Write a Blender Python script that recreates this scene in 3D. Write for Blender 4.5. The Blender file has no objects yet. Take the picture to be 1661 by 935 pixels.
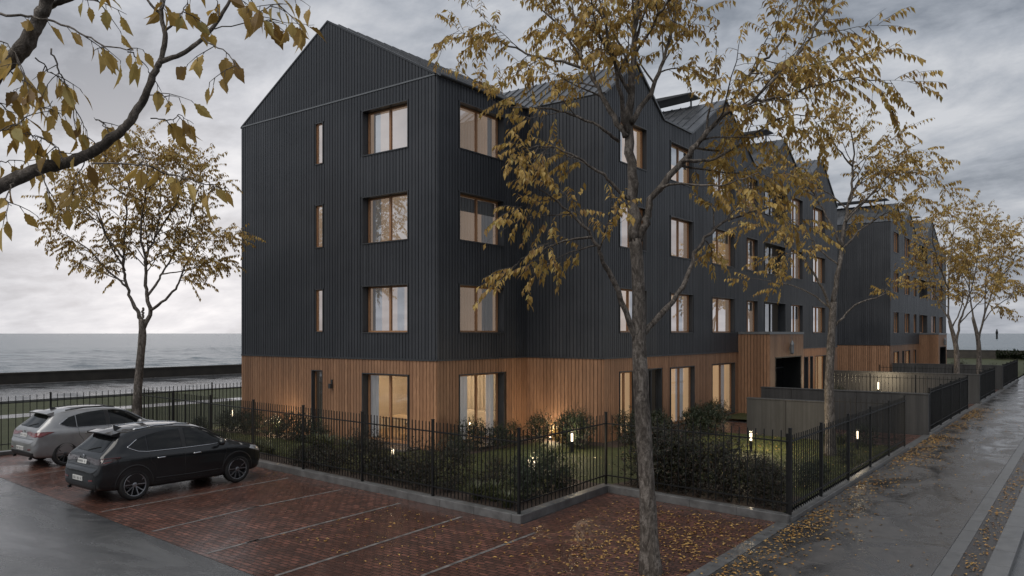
import bpy, bmesh, math, random
import numpy as np
from mathutils import Vector, Matrix
from mathutils.bvhtree import BVHTree

# ------------------------------------------------------------------ camera, sky, sun, exposure
S = bpy.context.scene
COL = S.collection
CAM_H = 3.7
YAW = math.radians(37.07)
cs, sn = math.cos(YAW), math.sin(YAW)
cam_d = bpy.data.cameras.new('camera')
cam = bpy.data.objects.new('camera', cam_d)
COL.objects.link(cam)
cam.location = (0, 0, CAM_H)
cam.rotation_euler = (math.radians(90), 0, YAW)
cam_d.sensor_width = 36.0
cam_d.lens = 1250 / 1661 * 36.0
cam_d.shift_y = 73.5 / 1661
cam_d.clip_start = 0.05
cam_d.clip_end = 60000
S.camera = cam

S.view_settings.view_transform = 'Standard'
S.view_settings.look = 'None'
S.view_settings.gamma = 1.0
S.view_settings.use_curve_mapping = False
S.view_settings.exposure = 0.35
S.cycles.use_denoising = True
S.cycles.max_bounces = 6
S.cycles.diffuse_bounces = 3
S.cycles.glossy_bounces = 3
S.cycles.transparent_max_bounces = 8
S.cycles.caustics_reflective = False
S.cycles.caustics_refractive = False
S.cycles.sample_clamp_indirect = 3.0

SUN_EL = math.radians(55)
SUN_AZ_VEC = Vector((-0.12, -1.0, 0)).normalized()      # the side the light comes from (south-west)
sun_d = bpy.data.lights.new('sun', 'SUN')
sun_d.energy = 1.5
sun_d.angle = math.radians(50)
sun_d.color = (1.0, 0.95, 0.88)
sun = bpy.data.objects.new('sun', sun_d)
COL.objects.link(sun)
sdir = (SUN_AZ_VEC * math.cos(SUN_EL) + Vector((0, 0, math.sin(SUN_EL))))
sun.rotation_euler = (-sdir).to_track_quat('-Z', 'Y').to_euler()

W = bpy.data.worlds.new('World')
S.world = W
W.use_nodes = True
wn, wl = W.node_tree.nodes, W.node_tree.links
wn.clear()
w_out = wn.new('ShaderNodeOutputWorld')
sky = wn.new('ShaderNodeTexSky')
sky.sky_type = 'NISHITA'
sky.sun_disc = False
sky.sun_elevation = SUN_EL
sky.sun_rotation = math.atan2(SUN_AZ_VEC.x, SUN_AZ_VEC.y)
sky.air_density = 2.0
sky.dust_density = 4.0
bg_sky = wn.new('ShaderNodeBackground')
bg_sky.inputs['Strength'].default_value = 0.05
wl.new(sky.outputs[0], bg_sky.inputs['Color'])
tc = wn.new('ShaderNodeTexCoord')
sep = wn.new('ShaderNodeSeparateXYZ')
wl.new(tc.outputs['Generated'], sep.inputs[0])


def wmath(op, a, b=None, clamp=False):
    n = wn.new('ShaderNodeMath')
    n.operation = op
    n.use_clamp = clamp
    for k, q in enumerate((a, b)):
        if q is None:
            continue
        if isinstance(q, (int, float)):
            n.inputs[k].default_value = q
        else:
            wl.new(q, n.inputs[k])
    return n.outputs[0]


zc = wmath('ADD', wmath('MAXIMUM', sep.outputs['Z'], 0.0), 0.24)
comb = wn.new('ShaderNodeCombineXYZ')
wl.new(wmath('DIVIDE', sep.outputs['X'], zc), comb.inputs[0])
wl.new(wmath('DIVIDE', sep.outputs['Y'], zc), comb.inputs[1])
cmap = wn.new('ShaderNodeMapping')
cmap.inputs['Rotation'].default_value = (0, 0, 0.5)
cmap.inputs['Scale'].default_value = (0.9, 1.15, 1)
cmap.inputs['Location'].default_value = (1.7, 4.2, 0)
wl.new(comb.outputs[0], cmap.inputs[0])
cn = wn.new('ShaderNodeTexNoise')
cn.inputs['Scale'].default_value = 1.35
cn.inputs['Detail'].default_value = 9
cn.inputs['Roughness'].default_value = 0.60
cn.inputs['Distortion'].default_value = 0.5
wl.new(cmap.outputs[0], cn.inputs['Vector'])
cn2 = wn.new('ShaderNodeTexNoise')
cn2.inputs['Scale'].default_value = 4.6
cn2.inputs['Detail'].default_value = 8
cn2.inputs['Roughness'].default_value = 0.62
cn2.inputs['Distortion'].default_value = 0.25
wl.new(cmap.outputs[0], cn2.inputs['Vector'])
csum = wmath('ADD', wmath('MULTIPLY', cn.outputs['Fac'], 0.64), wmath('MULTIPLY', cn2.outputs['Fac'], 0.36))
cr = wn.new('ShaderNodeValToRGB')
cr.color_ramp.elements[0].position = 0.38
cr.color_ramp.elements[0].color = (0.145, 0.166, 0.202, 1)
cr.color_ramp.elements[1].position = 0.62
cr.color_ramp.elements[1].color = (0.50, 0.512, 0.54, 1)
e = cr.color_ramp.elements.new(0.5)
e.color = (0.315, 0.338, 0.380, 1)
wl.new(csum, cr.inputs[0])
# the cloud deck thins out towards the horizon, most of all over the open sea to the west
hz = wmath('POWER', wmath('SUBTRACT', 1.0, wmath('MAXIMUM', sep.outputs['Z'], 0.0), True), 7.0)
hmix = wn.new('ShaderNodeMixRGB')
hmix.inputs['Color2'].default_value = (0.43, 0.43, 0.455, 1)
wl.new(wmath('MULTIPLY', hz, 0.34), hmix.inputs['Fac'])
wl.new(cr.outputs[0], hmix.inputs['Color1'])
dotn = wn.new('ShaderNodeVectorMath')
dotn.operation = 'DOT_PRODUCT'
dotn.inputs[1].default_value = Vector((-0.90, 0.50, 0.06)).normalized()
wl.new(tc.outputs['Generated'], dotn.inputs[0])
gl = wmath('POWER', wmath('MAXIMUM', dotn.outputs['Value'], 0.0), 26.0)
gmix = wn.new('ShaderNodeMixRGB')
gmix.blend_type = 'ADD'
gmix.inputs['Color2'].default_value = (0.36, 0.32, 0.295, 1)
wl.new(wmath('MULTIPLY', gl, 1.0), gmix.inputs['Fac'])
wl.new(hmix.outputs[0], gmix.inputs['Color1'])
bg_c = wn.new('ShaderNodeBackground')
bg_c.inputs['Strength'].default_value = 1.03
wl.new(gmix.outputs[0], bg_c.inputs['Color'])
wmix = wn.new('ShaderNodeMixShader')
wmix.inputs[0].default_value = 0.93
wl.new(bg_sky.outputs[0], wmix.inputs[1])
wl.new(bg_c.outputs[0], wmix.inputs[2])
wl.new(wmix.outputs[0], w_out.inputs['Surface'])

# ------------------------------------------------------------------ helpers
rng = random.Random(7)


def ray(px):
    k = (px - 830.5) / 1250
    return k


def on_y(px, py, Y):                 # the point of the plane y = Y seen in this direction
    k = ray(px)
    d = Y / (k * sn + cs)
    return Vector((d * (k * cs - sn), Y, CAM_H + (541 - py) * d / 1250))


def on_x(px, py, X):
    k = ray(px)
    d = X / (k * cs - sn)
    return Vector((X, d * (k * sn + cs), CAM_H + (541 - py) * d / 1250))


def at(px, py, d):
    k = ray(px)
    return Vector((d * (k * cs - sn), d * (k * sn + cs), CAM_H + (541 - py) * d / 1250))


def ground(px, py, z=0.0):
    return at(px, py, (CAM_H - z) * 1250 / (py - 541))


class MB:
    def __init__(self):
        self.v, self.f, self.m = [], [], []

    def add(self, vs, fs, mi=0):
        b = len(self.v)
        self.v += [tuple(q) for q in vs]
        for q in fs:
            self.f.append(tuple(b + i for i in q))
            self.m.append(mi)
        return self

    def hexa(self, p, mi=0):         # p: 8 corners, bottom 0-3, top 4-7
        return self.add(p, [(3, 2, 1, 0), (4, 5, 6, 7), (0, 1, 5, 4), (1, 2, 6, 5), (2, 3, 7, 6), (3, 0, 4, 7)], mi)

    def box(self, x0, x1, y0, y1, z0, z1, mi=0):
        return self.hexa([(x0, y0, z0), (x1, y0, z0), (x1, y1, z0), (x0, y1, z0),
                          (x0, y0, z1), (x1, y0, z1), (x1, y1, z1), (x0, y1, z1)], mi)

    def quad(self, a, b, c, d, mi=0):
        return self.add([a, b, c, d], [(0, 1, 2, 3)], mi)

    def poly(self, pts, mi=0):
        return self.add(pts, [tuple(range(len(pts)))], mi)

    def prism(self, pts, z0, z1, mi=0):
        n = len(pts)
        vs = [(p[0], p[1], z0) for p in pts] + [(p[0], p[1], z1) for p in pts]
        fs = [tuple(reversed(range(n))), tuple(range(n, 2 * n))]
        fs += [(i, (i + 1) % n, n + (i + 1) % n, n + i) for i in range(n)]
        return self.add(vs, fs, mi)

    def tube(self, pts, rad, sides=8, mi=0, cap=True):
        pts = [Vector(p) for p in pts]
        n = len(pts)
        if not hasattr(rad, '__len__'):
            rad = [rad] * n
        vs, fs = [], []
        t0 = (pts[1] - pts[0]).normalized()
        u = t0.orthogonal().normalized()
        for i in range(n):
            t = (pts[min(i + 1, n - 1)] - pts[max(i - 1, 0)]).normalized()
            u = (u - t * u.dot(t))
            u = u.normalized() if u.length > 1e-6 else t.orthogonal().normalized()
            w = t.cross(u)
            for k in range(sides):
                a = 2 * math.pi * k / sides
                vs.append(pts[i] + (u * math.cos(a) + w * math.sin(a)) * rad[i])
        for i in range(n - 1):
            for k in range(sides):
                k2 = (k + 1) % sides
                fs.append((i * sides + k, i * sides + k2, (i + 1) * sides + k2, (i + 1) * sides + k))
        if cap:
            fs.append(tuple(reversed(range(sides))))
            fs.append(tuple((n - 1) * sides + k for k in range(sides)))
        return self.add(vs, fs, mi)

    def lathe(self, prof, c=(0, 0, 0), axis='z', seg=24, mi=0):   # prof: (radius, height)
        vs, fs = [], []
        for r, h in prof:
            for k in range(seg):
                a = 2 * math.pi * k / seg
                p = (r * math.cos(a), r * math.sin(a), h)
                if axis == 'x':
                    p = (h, r * math.cos(a), r * math.sin(a))
                vs.append((p[0] + c[0], p[1] + c[1], p[2] + c[2]))
        for i in range(len(prof) - 1):
            for k in range(seg):
                k2 = (k + 1) % seg
                fs.append((i * seg + k, i * seg + k2, (i + 1) * seg + k2, (i + 1) * seg + k))
        return self.add(vs, fs, mi)

    def build(self, name, mats, parent=None, smooth=False, local=False, bevel=0):
        me = bpy.data.meshes.new(name)
        off = Vector((0, 0, 0))
        if parent is not None and not local:
            off = WL.get(parent, off)
        me.from_pydata([(p[0] - off[0], p[1] - off[1], p[2] - off[2]) for p in self.v], [], self.f)
        if not isinstance(mats, (list, tuple)):
            mats = [mats]
        for m_ in mats:
            me.materials.append(m_)
        if any(self.m):
            me.polygons.foreach_set('material_index', self.m)
        if smooth:
            me.polygons.foreach_set('use_smooth', [True] * len(me.polygons))
        me.update()
        o = bpy.data.objects.new(name, me)
        COL.objects.link(o)
        if parent is not None:
            o.parent = parent
            if not local:
                WL[o] = off
        if bevel:
            b_ = o.modifiers.new('bevel', 'BEVEL')
            b_.width = bevel
            b_.segments = 2
            b_.limit_method = 'ANGLE'
        return o


WL = {}


def thing(name, label, cat, loc=(0, 0, 0), rz=0, group=None):
    o = bpy.data.objects.new(name, None)
    COL.objects.link(o)
    o.empty_display_size = 0.2
    o.location = loc
    o.rotation_euler = (0, 0, rz)
    WL[o] = Vector(loc)
    return tag(o, label, cat, group)


def tag(o, label, cat, group=None):
    o['label'] = label
    o['category'] = cat
    if group:
        o['group'] = group
    return o


def struct(o):
    o['kind'] = 'structure'
    return o


def stuff(o, label=None, cat=None):
    o['kind'] = 'stuff'
    if label:
        o['label'] = label
        o['category'] = cat
    return o


def copy_tree(o, parent=None):
    c = o.copy()
    COL.objects.link(c)
    if parent is not None:
        c.parent = parent
    for ch in list(o.children):
        copy_tree(ch, c)
    return c


# ------------------------------------------------------------------ materials
class NT:
    def __init__(self, name):
        self.mat = bpy.data.materials.new(name)
        self.mat.use_nodes = True
        self.n, self.l = self.mat.node_tree.nodes, self.mat.node_tree.links
        self.b = self.n['Principled BSDF']
        self.out = self.n['Material Output']
        self._obj = None

    def node(self, t, **kw):
        x = self.n.new(t)
        for k, q in kw.items():
            setattr(x, k, q)
        return x

    def link(self, a, b):
        self.l.new(a, b)

    def coord(self, scale=(1, 1, 1), which='Object', rot=(0, 0, 0)):
        c = self.node('ShaderNodeTexCoord')
        m = self.node('ShaderNodeMapping')
        m.inputs['Scale'].default_value = scale
        m.inputs['Rotation'].default_value = rot
        self.link(c.outputs[which], m.inputs[0])
        return m.outputs[0]

    def world(self, scale=(1, 1, 1), rot=(0, 0, 0)):
        c = self.node('ShaderNodeNewGeometry')
        m = self.node('ShaderNodeMapping')
        m.inputs['Scale'].default_value = scale
        m.inputs['Rotation'].default_value = rot
        self.link(c.outputs['Position'], m.inputs[0])
        return m.outputs[0]

    def noise(self, vec, scale=5, detail=4, rough=0.5, dist=0.0):
        x = self.node('ShaderNodeTexNoise')
        x.inputs['Scale'].default_value = scale
        x.inputs['Detail'].default_value = detail
        x.inputs['Roughness'].default_value = rough
        x.inputs['Distortion'].default_value = dist
        self.link(vec, x.inputs['Vector'])
        return x.outputs['Fac']

    def ramp(self, fac, stops):
        x = self.node('ShaderNodeValToRGB')
        el = x.color_ramp.elements
        while len(el) > 1:
            el.remove(el[-1])
        el[0].position = stops[0][0]
        el[0].color = (*col(stops[0][1]), 1)
        for p, c in stops[1:]:
            q = el.new(p)
            q.color = (*col(c), 1)
        self.link(fac, x.inputs[0])
        return x.outputs[0]

    def mix(self, fac, a, b, mode='MIX'):
        x = self.node('ShaderNodeMixRGB', blend_type=mode)
        for k, q in (('Fac', fac), ('Color1', a), ('Color2', b)):
            if isinstance(q, (int, float)):
                x.inputs[k].default_value = q if k == 'Fac' else (q, q, q, 1)
            elif isinstance(q, tuple):
                x.inputs[k].default_value = (*q, 1)
            else:
                self.link(q, x.inputs[k])
        return x.outputs[0]

    def math(self, op, a, b=0.0, clamp=False):
        x = self.node('ShaderNodeMath', operation=op, use_clamp=clamp)
        for k, q in enumerate((a, b)):
            if isinstance(q, (int, float)):
                x.inputs[k].default_value = q
            else:
                self.link(q, x.inputs[k])
        return x.outputs[0]

    def island(self):
        return self.node('ShaderNodeNewGeometry').outputs['Random Per Island']

    def objrand(self):
        return self.node('ShaderNodeObjectInfo').outputs['Random']

    def bump(self, h, strength=0.3, dist=0.01):
        x = self.node('ShaderNodeBump')
        x.inputs['Strength'].default_value = strength
        x.inputs['Distance'].default_value = dist
        self.link(h, x.inputs['Height'])
        self.link(x.outputs[0], self.b.inputs['Normal'])

    def set(self, **kw):
        names = dict(color='Base Color', rough='Roughness', metal='Metallic', spec='Specular IOR Level',
                     coat='Coat Weight', coat_rough='Coat Roughness', emit='Emission Color', emits='Emission Strength', alpha='Alpha')
        for k, q in kw.items():
            i = self.b.inputs[names[k]]
            if isinstance(q, (int, float)):
                i.default_value = q
            elif isinstance(q, tuple):
                i.default_value = (*q, 1)
            else:
                self.link(q, i)
        return self


def col(c):
    return c if isinstance(c, tuple) else (c, c, c)


def simple(name, color, rough=0.5, metal=0.0, var=0.15, scale=6, bump=0.0, spec=0.5, coat=0.0):
    m = NT(name)
    v = m.coord()
    f = m.noise(v, scale, 5, 0.6)
    c0 = tuple(q * (1 - var) for q in col(color))
    c1 = tuple(min(1, q * (1 + var)) for q in col(color))
    m.set(color=m.ramp(f, [(0.3, c0), (0.7, c1)]), metal=metal, spec=spec, coat=coat)
    m.set(rough=m.ramp(f, [(0.3, max(0.02, rough * 0.85)), (0.7, min(1, rough * 1.15))]))
    if bump:
        m.bump(m.noise(v, scale * 8, 4, 0.6), bump, 0.005)
    return m.mat


M = {}

# dark metal cladding: boards of slightly different tone, faint rain streaks
m = NT('dark_cladding')
v = m.world((1, 1, 0.06))
st = m.noise(v, 6, 5, 0.6)
big = m.noise(m.world((0.25, 0.25, 0.35)), 1.5, 4, 0.55)
base = m.ramp(m.island(), [(0.0, (0.028, 0.031, 0.037)), (1.0, (0.046, 0.050, 0.058))])
c = m.mix(m.ramp(st, [(0.35, 0.0), (0.75, 0.55)]), base, (0.054, 0.058, 0.067))
c = m.mix(m.ramp(big, [(0.38, 0.0), (0.6, 0.75)]), c, (0.025, 0.028, 0.034))
m.set(color=c, rough=m.ramp(st, [(0.3, 0.36), (0.7, 0.55)]), spec=0.45)
m.bump(m.noise(m.world((1, 1, 0.2)), 14, 3), 0.06, 0.01)
M['clad'] = m.mat

m = NT('dark_roof_metal')
st = m.noise(m.world(), 2.2, 5, 0.6)
m.set(color=m.ramp(st, [(0.3, (0.07, 0.075, 0.082)), (0.7, (0.12, 0.125, 0.135))]), rough=m.ramp(st, [(0.3, 0.22), (0.7, 0.42)]), spec=0.6, metal=0.35)
M['roof'] = m.mat

# upright timber boards
m = NT('timber_boards')
r_ = m.island()
g = m.noise(m.world((9, 9, 0.5)), 6, 6, 0.65, 0.6)
big = m.noise(m.world((0.5, 0.5, 0.5)), 1.2, 4, 0.6)
base = m.ramp(r_, [(0.0, (0.25, 0.135, 0.078)), (0.35, (0.33, 0.180, 0.104)), (0.7, (0.40, 0.225, 0.132)), (1.0, (0.28, 0.152, 0.088))])
c = m.mix(m.ramp(g, [(0.35, 0.75), (0.6, 0.0)]), base, (0.15, 0.078, 0.042))
c = m.mix(m.ramp(big, [(0.45, 0.0), (0.75, 0.5)]), c, (0.20, 0.118, 0.076))
m.set(color=c, rough=m.ramp(g, [(0.3, 0.42), (0.7, 0.62)]), spec=0.4)
m.bump(g, 0.2, 0.004)
M['timber'] = m.mat

m = NT('window_timber')
g = m.noise(m.world((12, 12, 2)), 5, 5, 0.6, 0.5)
m.set(color=m.ramp(g, [(0.3, (0.27, 0.135, 0.066)), (0.7, (0.44, 0.24, 0.125))]), rough=0.4)
M['wframe'] = m.mat

M['casing'] = simple('dark_casing', (0.035, 0.038, 0.043), 0.4, 0, 0.15, 3)
M['flash'] = simple('zinc_flashing', (0.16, 0.17, 0.18), 0.4, 0.3, 0.15, 3)
M['iron'] = simple('painted_black_iron', (0.009, 0.0095, 0.010), 0.5, 0, 0.3, 9, spec=0.3)
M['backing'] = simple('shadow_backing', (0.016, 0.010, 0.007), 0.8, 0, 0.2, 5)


def glass_mat(name, refl, tint):
    m = NT(name)
    m.n.remove(m.b)
    tr = m.node('ShaderNodeBsdfTransparent')
    tr.inputs[0].default_value = (*tint, 1)
    gs = m.node('ShaderNodeBsdfGlossy')
    gs.inputs['Roughness'].default_value = 0.015
    gs.inputs['Color'].default_value = (0.95, 0.97, 1.0, 1)
    bp = m.node('ShaderNodeBump')
    bp.inputs['Strength'].default_value = 0.02
    bp.inputs['Distance'].default_value = 0.02
    m.link(m.noise(m.world(), 1.3, 2), bp.inputs['Height'])
    m.link(bp.outputs[0], gs.inputs['Normal'])
    fr = m.node('ShaderNodeFresnel')
    fr.inputs[0].default_value = 1.5
    mx = m.node('ShaderNodeMixShader')
    m.link(m.math('ADD', m.math('MULTIPLY', fr.outputs[0], 1.3), refl, True), mx.inputs[0])
    m.link(tr.outputs[0], mx.inputs[1])
    m.link(gs.outputs[0], mx.inputs[2])
    m.link(mx.outputs[0], m.out.inputs['Surface'])
    return m.mat


M['glass'] = glass_mat('window_glass', 0.44, (0.92, 0.92, 0.90))
M['glass_low'] = glass_mat('door_glass', 0.05, (0.95, 0.95, 0.93))
M['glass_dark'] = glass_mat('balcony_glass', 0.18, (0.45, 0.45, 0.42))


def glowing_room(name, color, e, ec):  # walls emit a blotchy glow themselves, in place of lamps inside the rooms
    m = NT(name)
    f = m.noise(m.coord(), 1.1, 3, 0.5)
    m.set(color=color, rough=0.8, emit=m.mix(f, tuple(q * 0.65 for q in ec), ec), emits=e)
    return m.mat


M['room_warm'] = glowing_room('glowing_room_wall', (0.55, 0.45, 0.35), 0.27, (1.0, 0.70, 0.42))
M['room_dim'] = glowing_room('dim_glow_room_wall', (0.5, 0.42, 0.36), 0.25, (1.0, 0.78, 0.62))
M['room_dark'] = glowing_room('faint_glow_room_wall', (0.3, 0.27, 0.25), 0.03, (1.0, 0.8, 0.62))
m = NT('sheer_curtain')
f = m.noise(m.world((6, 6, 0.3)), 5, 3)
m.set(color=m.ramp(f, [(0.3, (0.55, 0.55, 0.56)), (0.7, (0.75, 0.75, 0.76))]), rough=0.9, emit=(0.8, 0.8, 0.85), emits=0.10)  # faint glow put into the cloth, standing in for light on it
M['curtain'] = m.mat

# ground materials -------------------------------------------------
m = NT('wet_asphalt')
v = m.world()
fine = m.noise(v, 60, 3, 0.7)
puddle = m.noise(m.world((0.45, 1.0, 1)), 0.62, 7, 0.66, 0.7)
streak = m.noise(m.world((0.35, 2.2, 1), (0, 0, 0.1)), 1.0, 5, 0.6)
c = m.mix(m.ramp(puddle, [(0.4, 0.0), (0.62, 1.0)]), (0.125, 0.128, 0.131), (0.045, 0.048, 0.052))
c = m.mix(m.ramp(streak, [(0.4, 0.0), (0.75, 0.4)]), c, (0.17, 0.17, 0.168))
c = m.mix(m.ramp(fine, [(0.35, 0.55), (0.7, 0.0)]), c, (0.02, 0.02, 0.022))
m.set(color=c, rough=m.ramp(puddle, [(0.36, 0.44), (0.47, 0.24), (0.58, 0.09)]), spec=0.5)
m.bump(m.mix(m.ramp(puddle, [(0.46, 0.0), (0.64, 0.7)]), fine, 0.5), 0.5, 0.010)
M['asphalt'] = m.mat

m = NT('red_brick_paving')
br = m.node('ShaderNodeTexBrick')
br.inputs['Scale'].default_value = 1.0
br.inputs['Brick Width'].default_value = 0.21
br.inputs['Row Height'].default_value = 0.105
br.inputs['Mortar Size'].default_value = 0.014
br.inputs['Mortar Smooth'].default_value = 0.3
br.inputs['Bias'].default_value = 0.0
br.inputs['Color1'].default_value = (0.085, 0.040, 0.031, 1)
br.inputs['Color2'].default_value = (0.215, 0.092, 0.066, 1)
br.inputs['Mortar'].default_value = (0.022, 0.017, 0.015, 1)
wob = m.noise(m.world(), 1.3, 3)
vv = m.node('ShaderNodeVectorMath', operation='ADD')
sc_ = m.node('ShaderNodeVectorMath', operation='SCALE')
sc_.inputs['Scale'].default_value = 0.03
m.link(m.node('ShaderNodeNewGeometry').outputs['Position'], vv.inputs[0])
m.link(wob, sc_.inputs[0])
m.link(sc_.outputs[0], vv.inputs[1])
m.link(vv.outputs[0], br.inputs['Vector'])
wet = m.noise(m.world((0.7, 0.45, 1)), 0.6, 6, 0.62, 0.6)
dirt = m.noise(m.world(), 2.3, 6, 0.65)
c = m.mix(m.ramp(dirt, [(0.38, 0.6), (0.62, 0.0)]), br.outputs['Color'], (0.045, 0.028, 0.022))
c = m.mix(m.ramp(wet, [(0.42, 0.0), (0.62, 0.6)]), c, (0.062, 0.032, 0.025))
m.set(color=c, rough=m.ramp(wet, [(0.36, 0.44), (0.50, 0.26), (0.62, 0.13)]), spec=0.5)
hb = m.mix(m.ramp(wet, [(0.55, 0.0), (0.68, 0.85)]), m.math('SUBTRACT', m.math('MULTIPLY', dirt, 0.5), br.outputs['Fac']), 0.0)
m.bump(hb, 0.9, 0.016)
M['brick'] = m.mat

m = NT('wet_pavement_concrete')
v = m.world()
wet = m.noise(m.world((1.0, 0.55, 1)), 1.05, 7, 0.66, 0.8)
fine = m.noise(v, 90, 3, 0.7)
mid = m.noise(v, 3.5, 6, 0.65)
c = m.mix(m.ramp(wet, [(0.42, 0.0), (0.6, 1.0)]), (0.098, 0.091, 0.086), (0.028, 0.026, 0.025))
c = m.mix(m.ramp(mid, [(0.35, 0.6), (0.6, 0.0)]), c, (0.055, 0.052, 0.05))
c = m.mix(m.ramp(fine, [(0.35, 0.3), (0.65, 0.0)]), c, (0.03, 0.03, 0.03))
m.set(color=c, rough=m.ramp(wet, [(0.4, 0.40), (0.5, 0.25), (0.62, 0.12)]), spec=0.5)
m.bump(m.mix(m.ramp(wet, [(0.52, 0.0), (0.64, 0.8)]), m.math('ADD', fine, m.math('MULTIPLY', mid, 0.5)), 0.5), 0.22, 0.006)
M['pave'] = m.mat

M['kerbstone'] = simple('wet_kerb_stone', (0.115, 0.115, 0.115), 0.38, 0, 0.35, 4, 0.25)
M['bandstone'] = simple('edge_band_stone', (0.10, 0.10, 0.10), 0.35, 0, 0.35, 4, 0.2)
M['line'] = simple('worn_white_line', (0.15, 0.14, 0.135), 0.4, 0, 0.6, 5, 0.15)
M['mud'] = simple('wet_mud', (0.028, 0.022, 0.018), 0.35, 0, 0.5, 5, 0.7)
M['soil'] = simple('bark_mulch', (0.035, 0.022, 0.015), 0.8, 0, 0.5, 20, 0.9)

m = NT('lawn_grass')
v = m.world()
f1 = m.noise(v, 1.2, 5, 0.6)
f2 = m.noise(v, 45, 4, 0.7)
c = m.ramp(f1, [(0.3, (0.040, 0.043, 0.016)), (0.7, (0.070, 0.072, 0.028))])
c = m.mix(m.ramp(f2, [(0.35, 0.7), (0.65, 0.0)]), c, (0.02, 0.03, 0.008))
m.set(color=c, rough=0.7, spec=0.25)
m.bump(f2, 0.8, 0.03)
M['lawn'] = m.mat
m = NT('grass_blade')
c = m.ramp(m.island(), [(0.0, (0.06, 0.075, 0.022)), (0.7, (0.11, 0.12, 0.036)), (1.0, (0.15, 0.13, 0.05))])
m.set(color=c, rough=0.5, spec=0.3)
M['blade'] = m.mat

m = NT('garden_wall_concrete')
v = m.world((1, 1, 0.35))
f1 = m.noise(v, 1.6, 6, 0.65)
f2 = m.noise(m.world((7, 7, 0.15)), 1.5, 4, 0.6)
c = m.ramp(f1, [(0.3, (0.034, 0.034, 0.034)), (0.7, (0.064, 0.064, 0.064))])
c = m.mix(m.ramp(f2, [(0.4, 0.6), (0.6, 0.0)]), c, (0.026, 0.026, 0.026))
m.set(color=c, rough=0.6)
m.bump(m.noise(m.world(), 25, 4), 0.2, 0.01)
M['concrete'] = m.mat
M['seawall'] = simple('sea_wall_stone', (0.036, 0.031, 0.025), 0.6, 0, 0.4, 1.5, 0.5)

m = NT('sea_water')
v = m.world((0.45, 1.0, 1), (0, 0, 0.25))
w1 = m.noise(v, 0.22, 6, 0.62, 0.4)
w2 = m.noise(m.world((0.12, 0.5, 1), (0, 0, 0.2)), 0.12, 4, 0.5, 0.3)
hsum = m.math('ADD', w1, m.math('MULTIPLY', w2, 1.5))
m.set(color=m.ramp(w2, [(0.35, (0.055, 0.082, 0.100)), (0.65, (0.10, 0.13, 0.148))]), rough=0.24, spec=0.5)
m.bump(hsum, 0.9, 0.9)
M['sea'] = m.mat

# leaves and bark -------------------------------------------------
def leaf_mat(name, stops, rough=0.5, trans=0.42, tcol=(0.5, 0.32, 0.08), spec=0.4):
    m = NT(name)
    c = m.ramp(m.island(), stops)
    vein = m.noise(m.world(), 30, 3)
    c = m.mix(m.ramp(vein, [(0.3, 0.35), (0.6, 0.0)]), c, tuple(q * 0.45 for q in stops[0][1]))
    m.set(color=c, rough=rough, spec=spec)
    if trans:
        tl = m.node('ShaderNodeBsdfTranslucent')
        m.link(m.mix(0.5, c, tcol), tl.inputs[0])
        mx = m.node('ShaderNodeMixShader')
        mx.inputs[0].default_value = trans
        m.link(m.b.outputs[0], mx.inputs[1])
        m.link(tl.outputs[0], mx.inputs[2])
        m.link(mx.outputs[0], m.out.inputs['Surface'])
    return m.mat


M['autumn'] = leaf_mat('autumn_leaf', [(0.0, (0.16, 0.085, 0.028)), (0.2, (0.36, 0.23, 0.065)), (0.5, (0.52, 0.35, 0.10)), (0.8, (0.64, 0.46, 0.15)), (1.0, (0.40, 0.34, 0.12))])
M['litter'] = leaf_mat('fallen_leaf', [(0.0, (0.20, 0.095, 0.03)), (0.5, (0.42, 0.24, 0.07)), (0.85, (0.52, 0.33, 0.10)), (1.0, (0.12, 0.06, 0.03))], 0.35, 0)
M['shrub'] = leaf_mat('evergreen_leaf', [(0.0, (0.011, 0.017, 0.009)), (0.6, (0.022, 0.032, 0.015)), (1.0, (0.040, 0.050, 0.024))], 0.42, 0.12, (0.06, 0.09, 0.02), 0.35)
M['redshrub'] = leaf_mat('bronze_green_leaf', [(0.0, (0.012, 0.015, 0.009)), (0.6, (0.024, 0.028, 0.015)), (0.85, (0.045, 0.027, 0.020)), (1.0, (0.065, 0.032, 0.024))], 0.42, 0.12, (0.08, 0.06, 0.02), 0.35)
M['strap'] = leaf_mat('strap_leaf', [(0.0, (0.045, 0.058, 0.022)), (0.6, (0.085, 0.095, 0.045)), (1.0, (0.15, 0.135, 0.07))], 0.4, 0.2, (0.1, 0.12, 0.03))
M['drygrass'] = leaf_mat('dry_grass_blade', [(0.0, (0.14, 0.10, 0.05)), (0.6, (0.24, 0.18, 0.09)), (1.0, (0.30, 0.23, 0.12))], 0.6, 0.3)

m = NT('bark')
v = m.world((1, 1, 0.45))
f1 = m.noise(v, 9, 6, 0.65, 1.2)
f2 = m.noise(m.world((1, 1, 0.6)), 26, 5, 0.7, 0.5)
c = m.ramp(f1, [(0.36, (0.055, 0.045, 0.037)), (0.5, (0.14, 0.12, 0.103)), (0.62, (0.25, 0.22, 0.195))])
c = m.mix(m.ramp(f2, [(0.35, 0.7), (0.55, 0.0)]), c, (0.022, 0.017, 0.014))
f3 = m.noise(m.world((1, 1, 0.8)), 110, 4, 0.7, 0.8)
c = m.mix(m.ramp(f3, [(0.36, 0.55), (0.52, 0.0)]), c, (0.03, 0.024, 0.02))
m.set(color=c, rough=0.7, spec=0.35)
m.bump(m.math('ADD', f1, m.math('ADD', m.math('MULTIPLY', f2, 0.5), m.math('MULTIPLY', f3, 0.16))), 0.9, 0.03)
M['bark'] = m.mat
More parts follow.
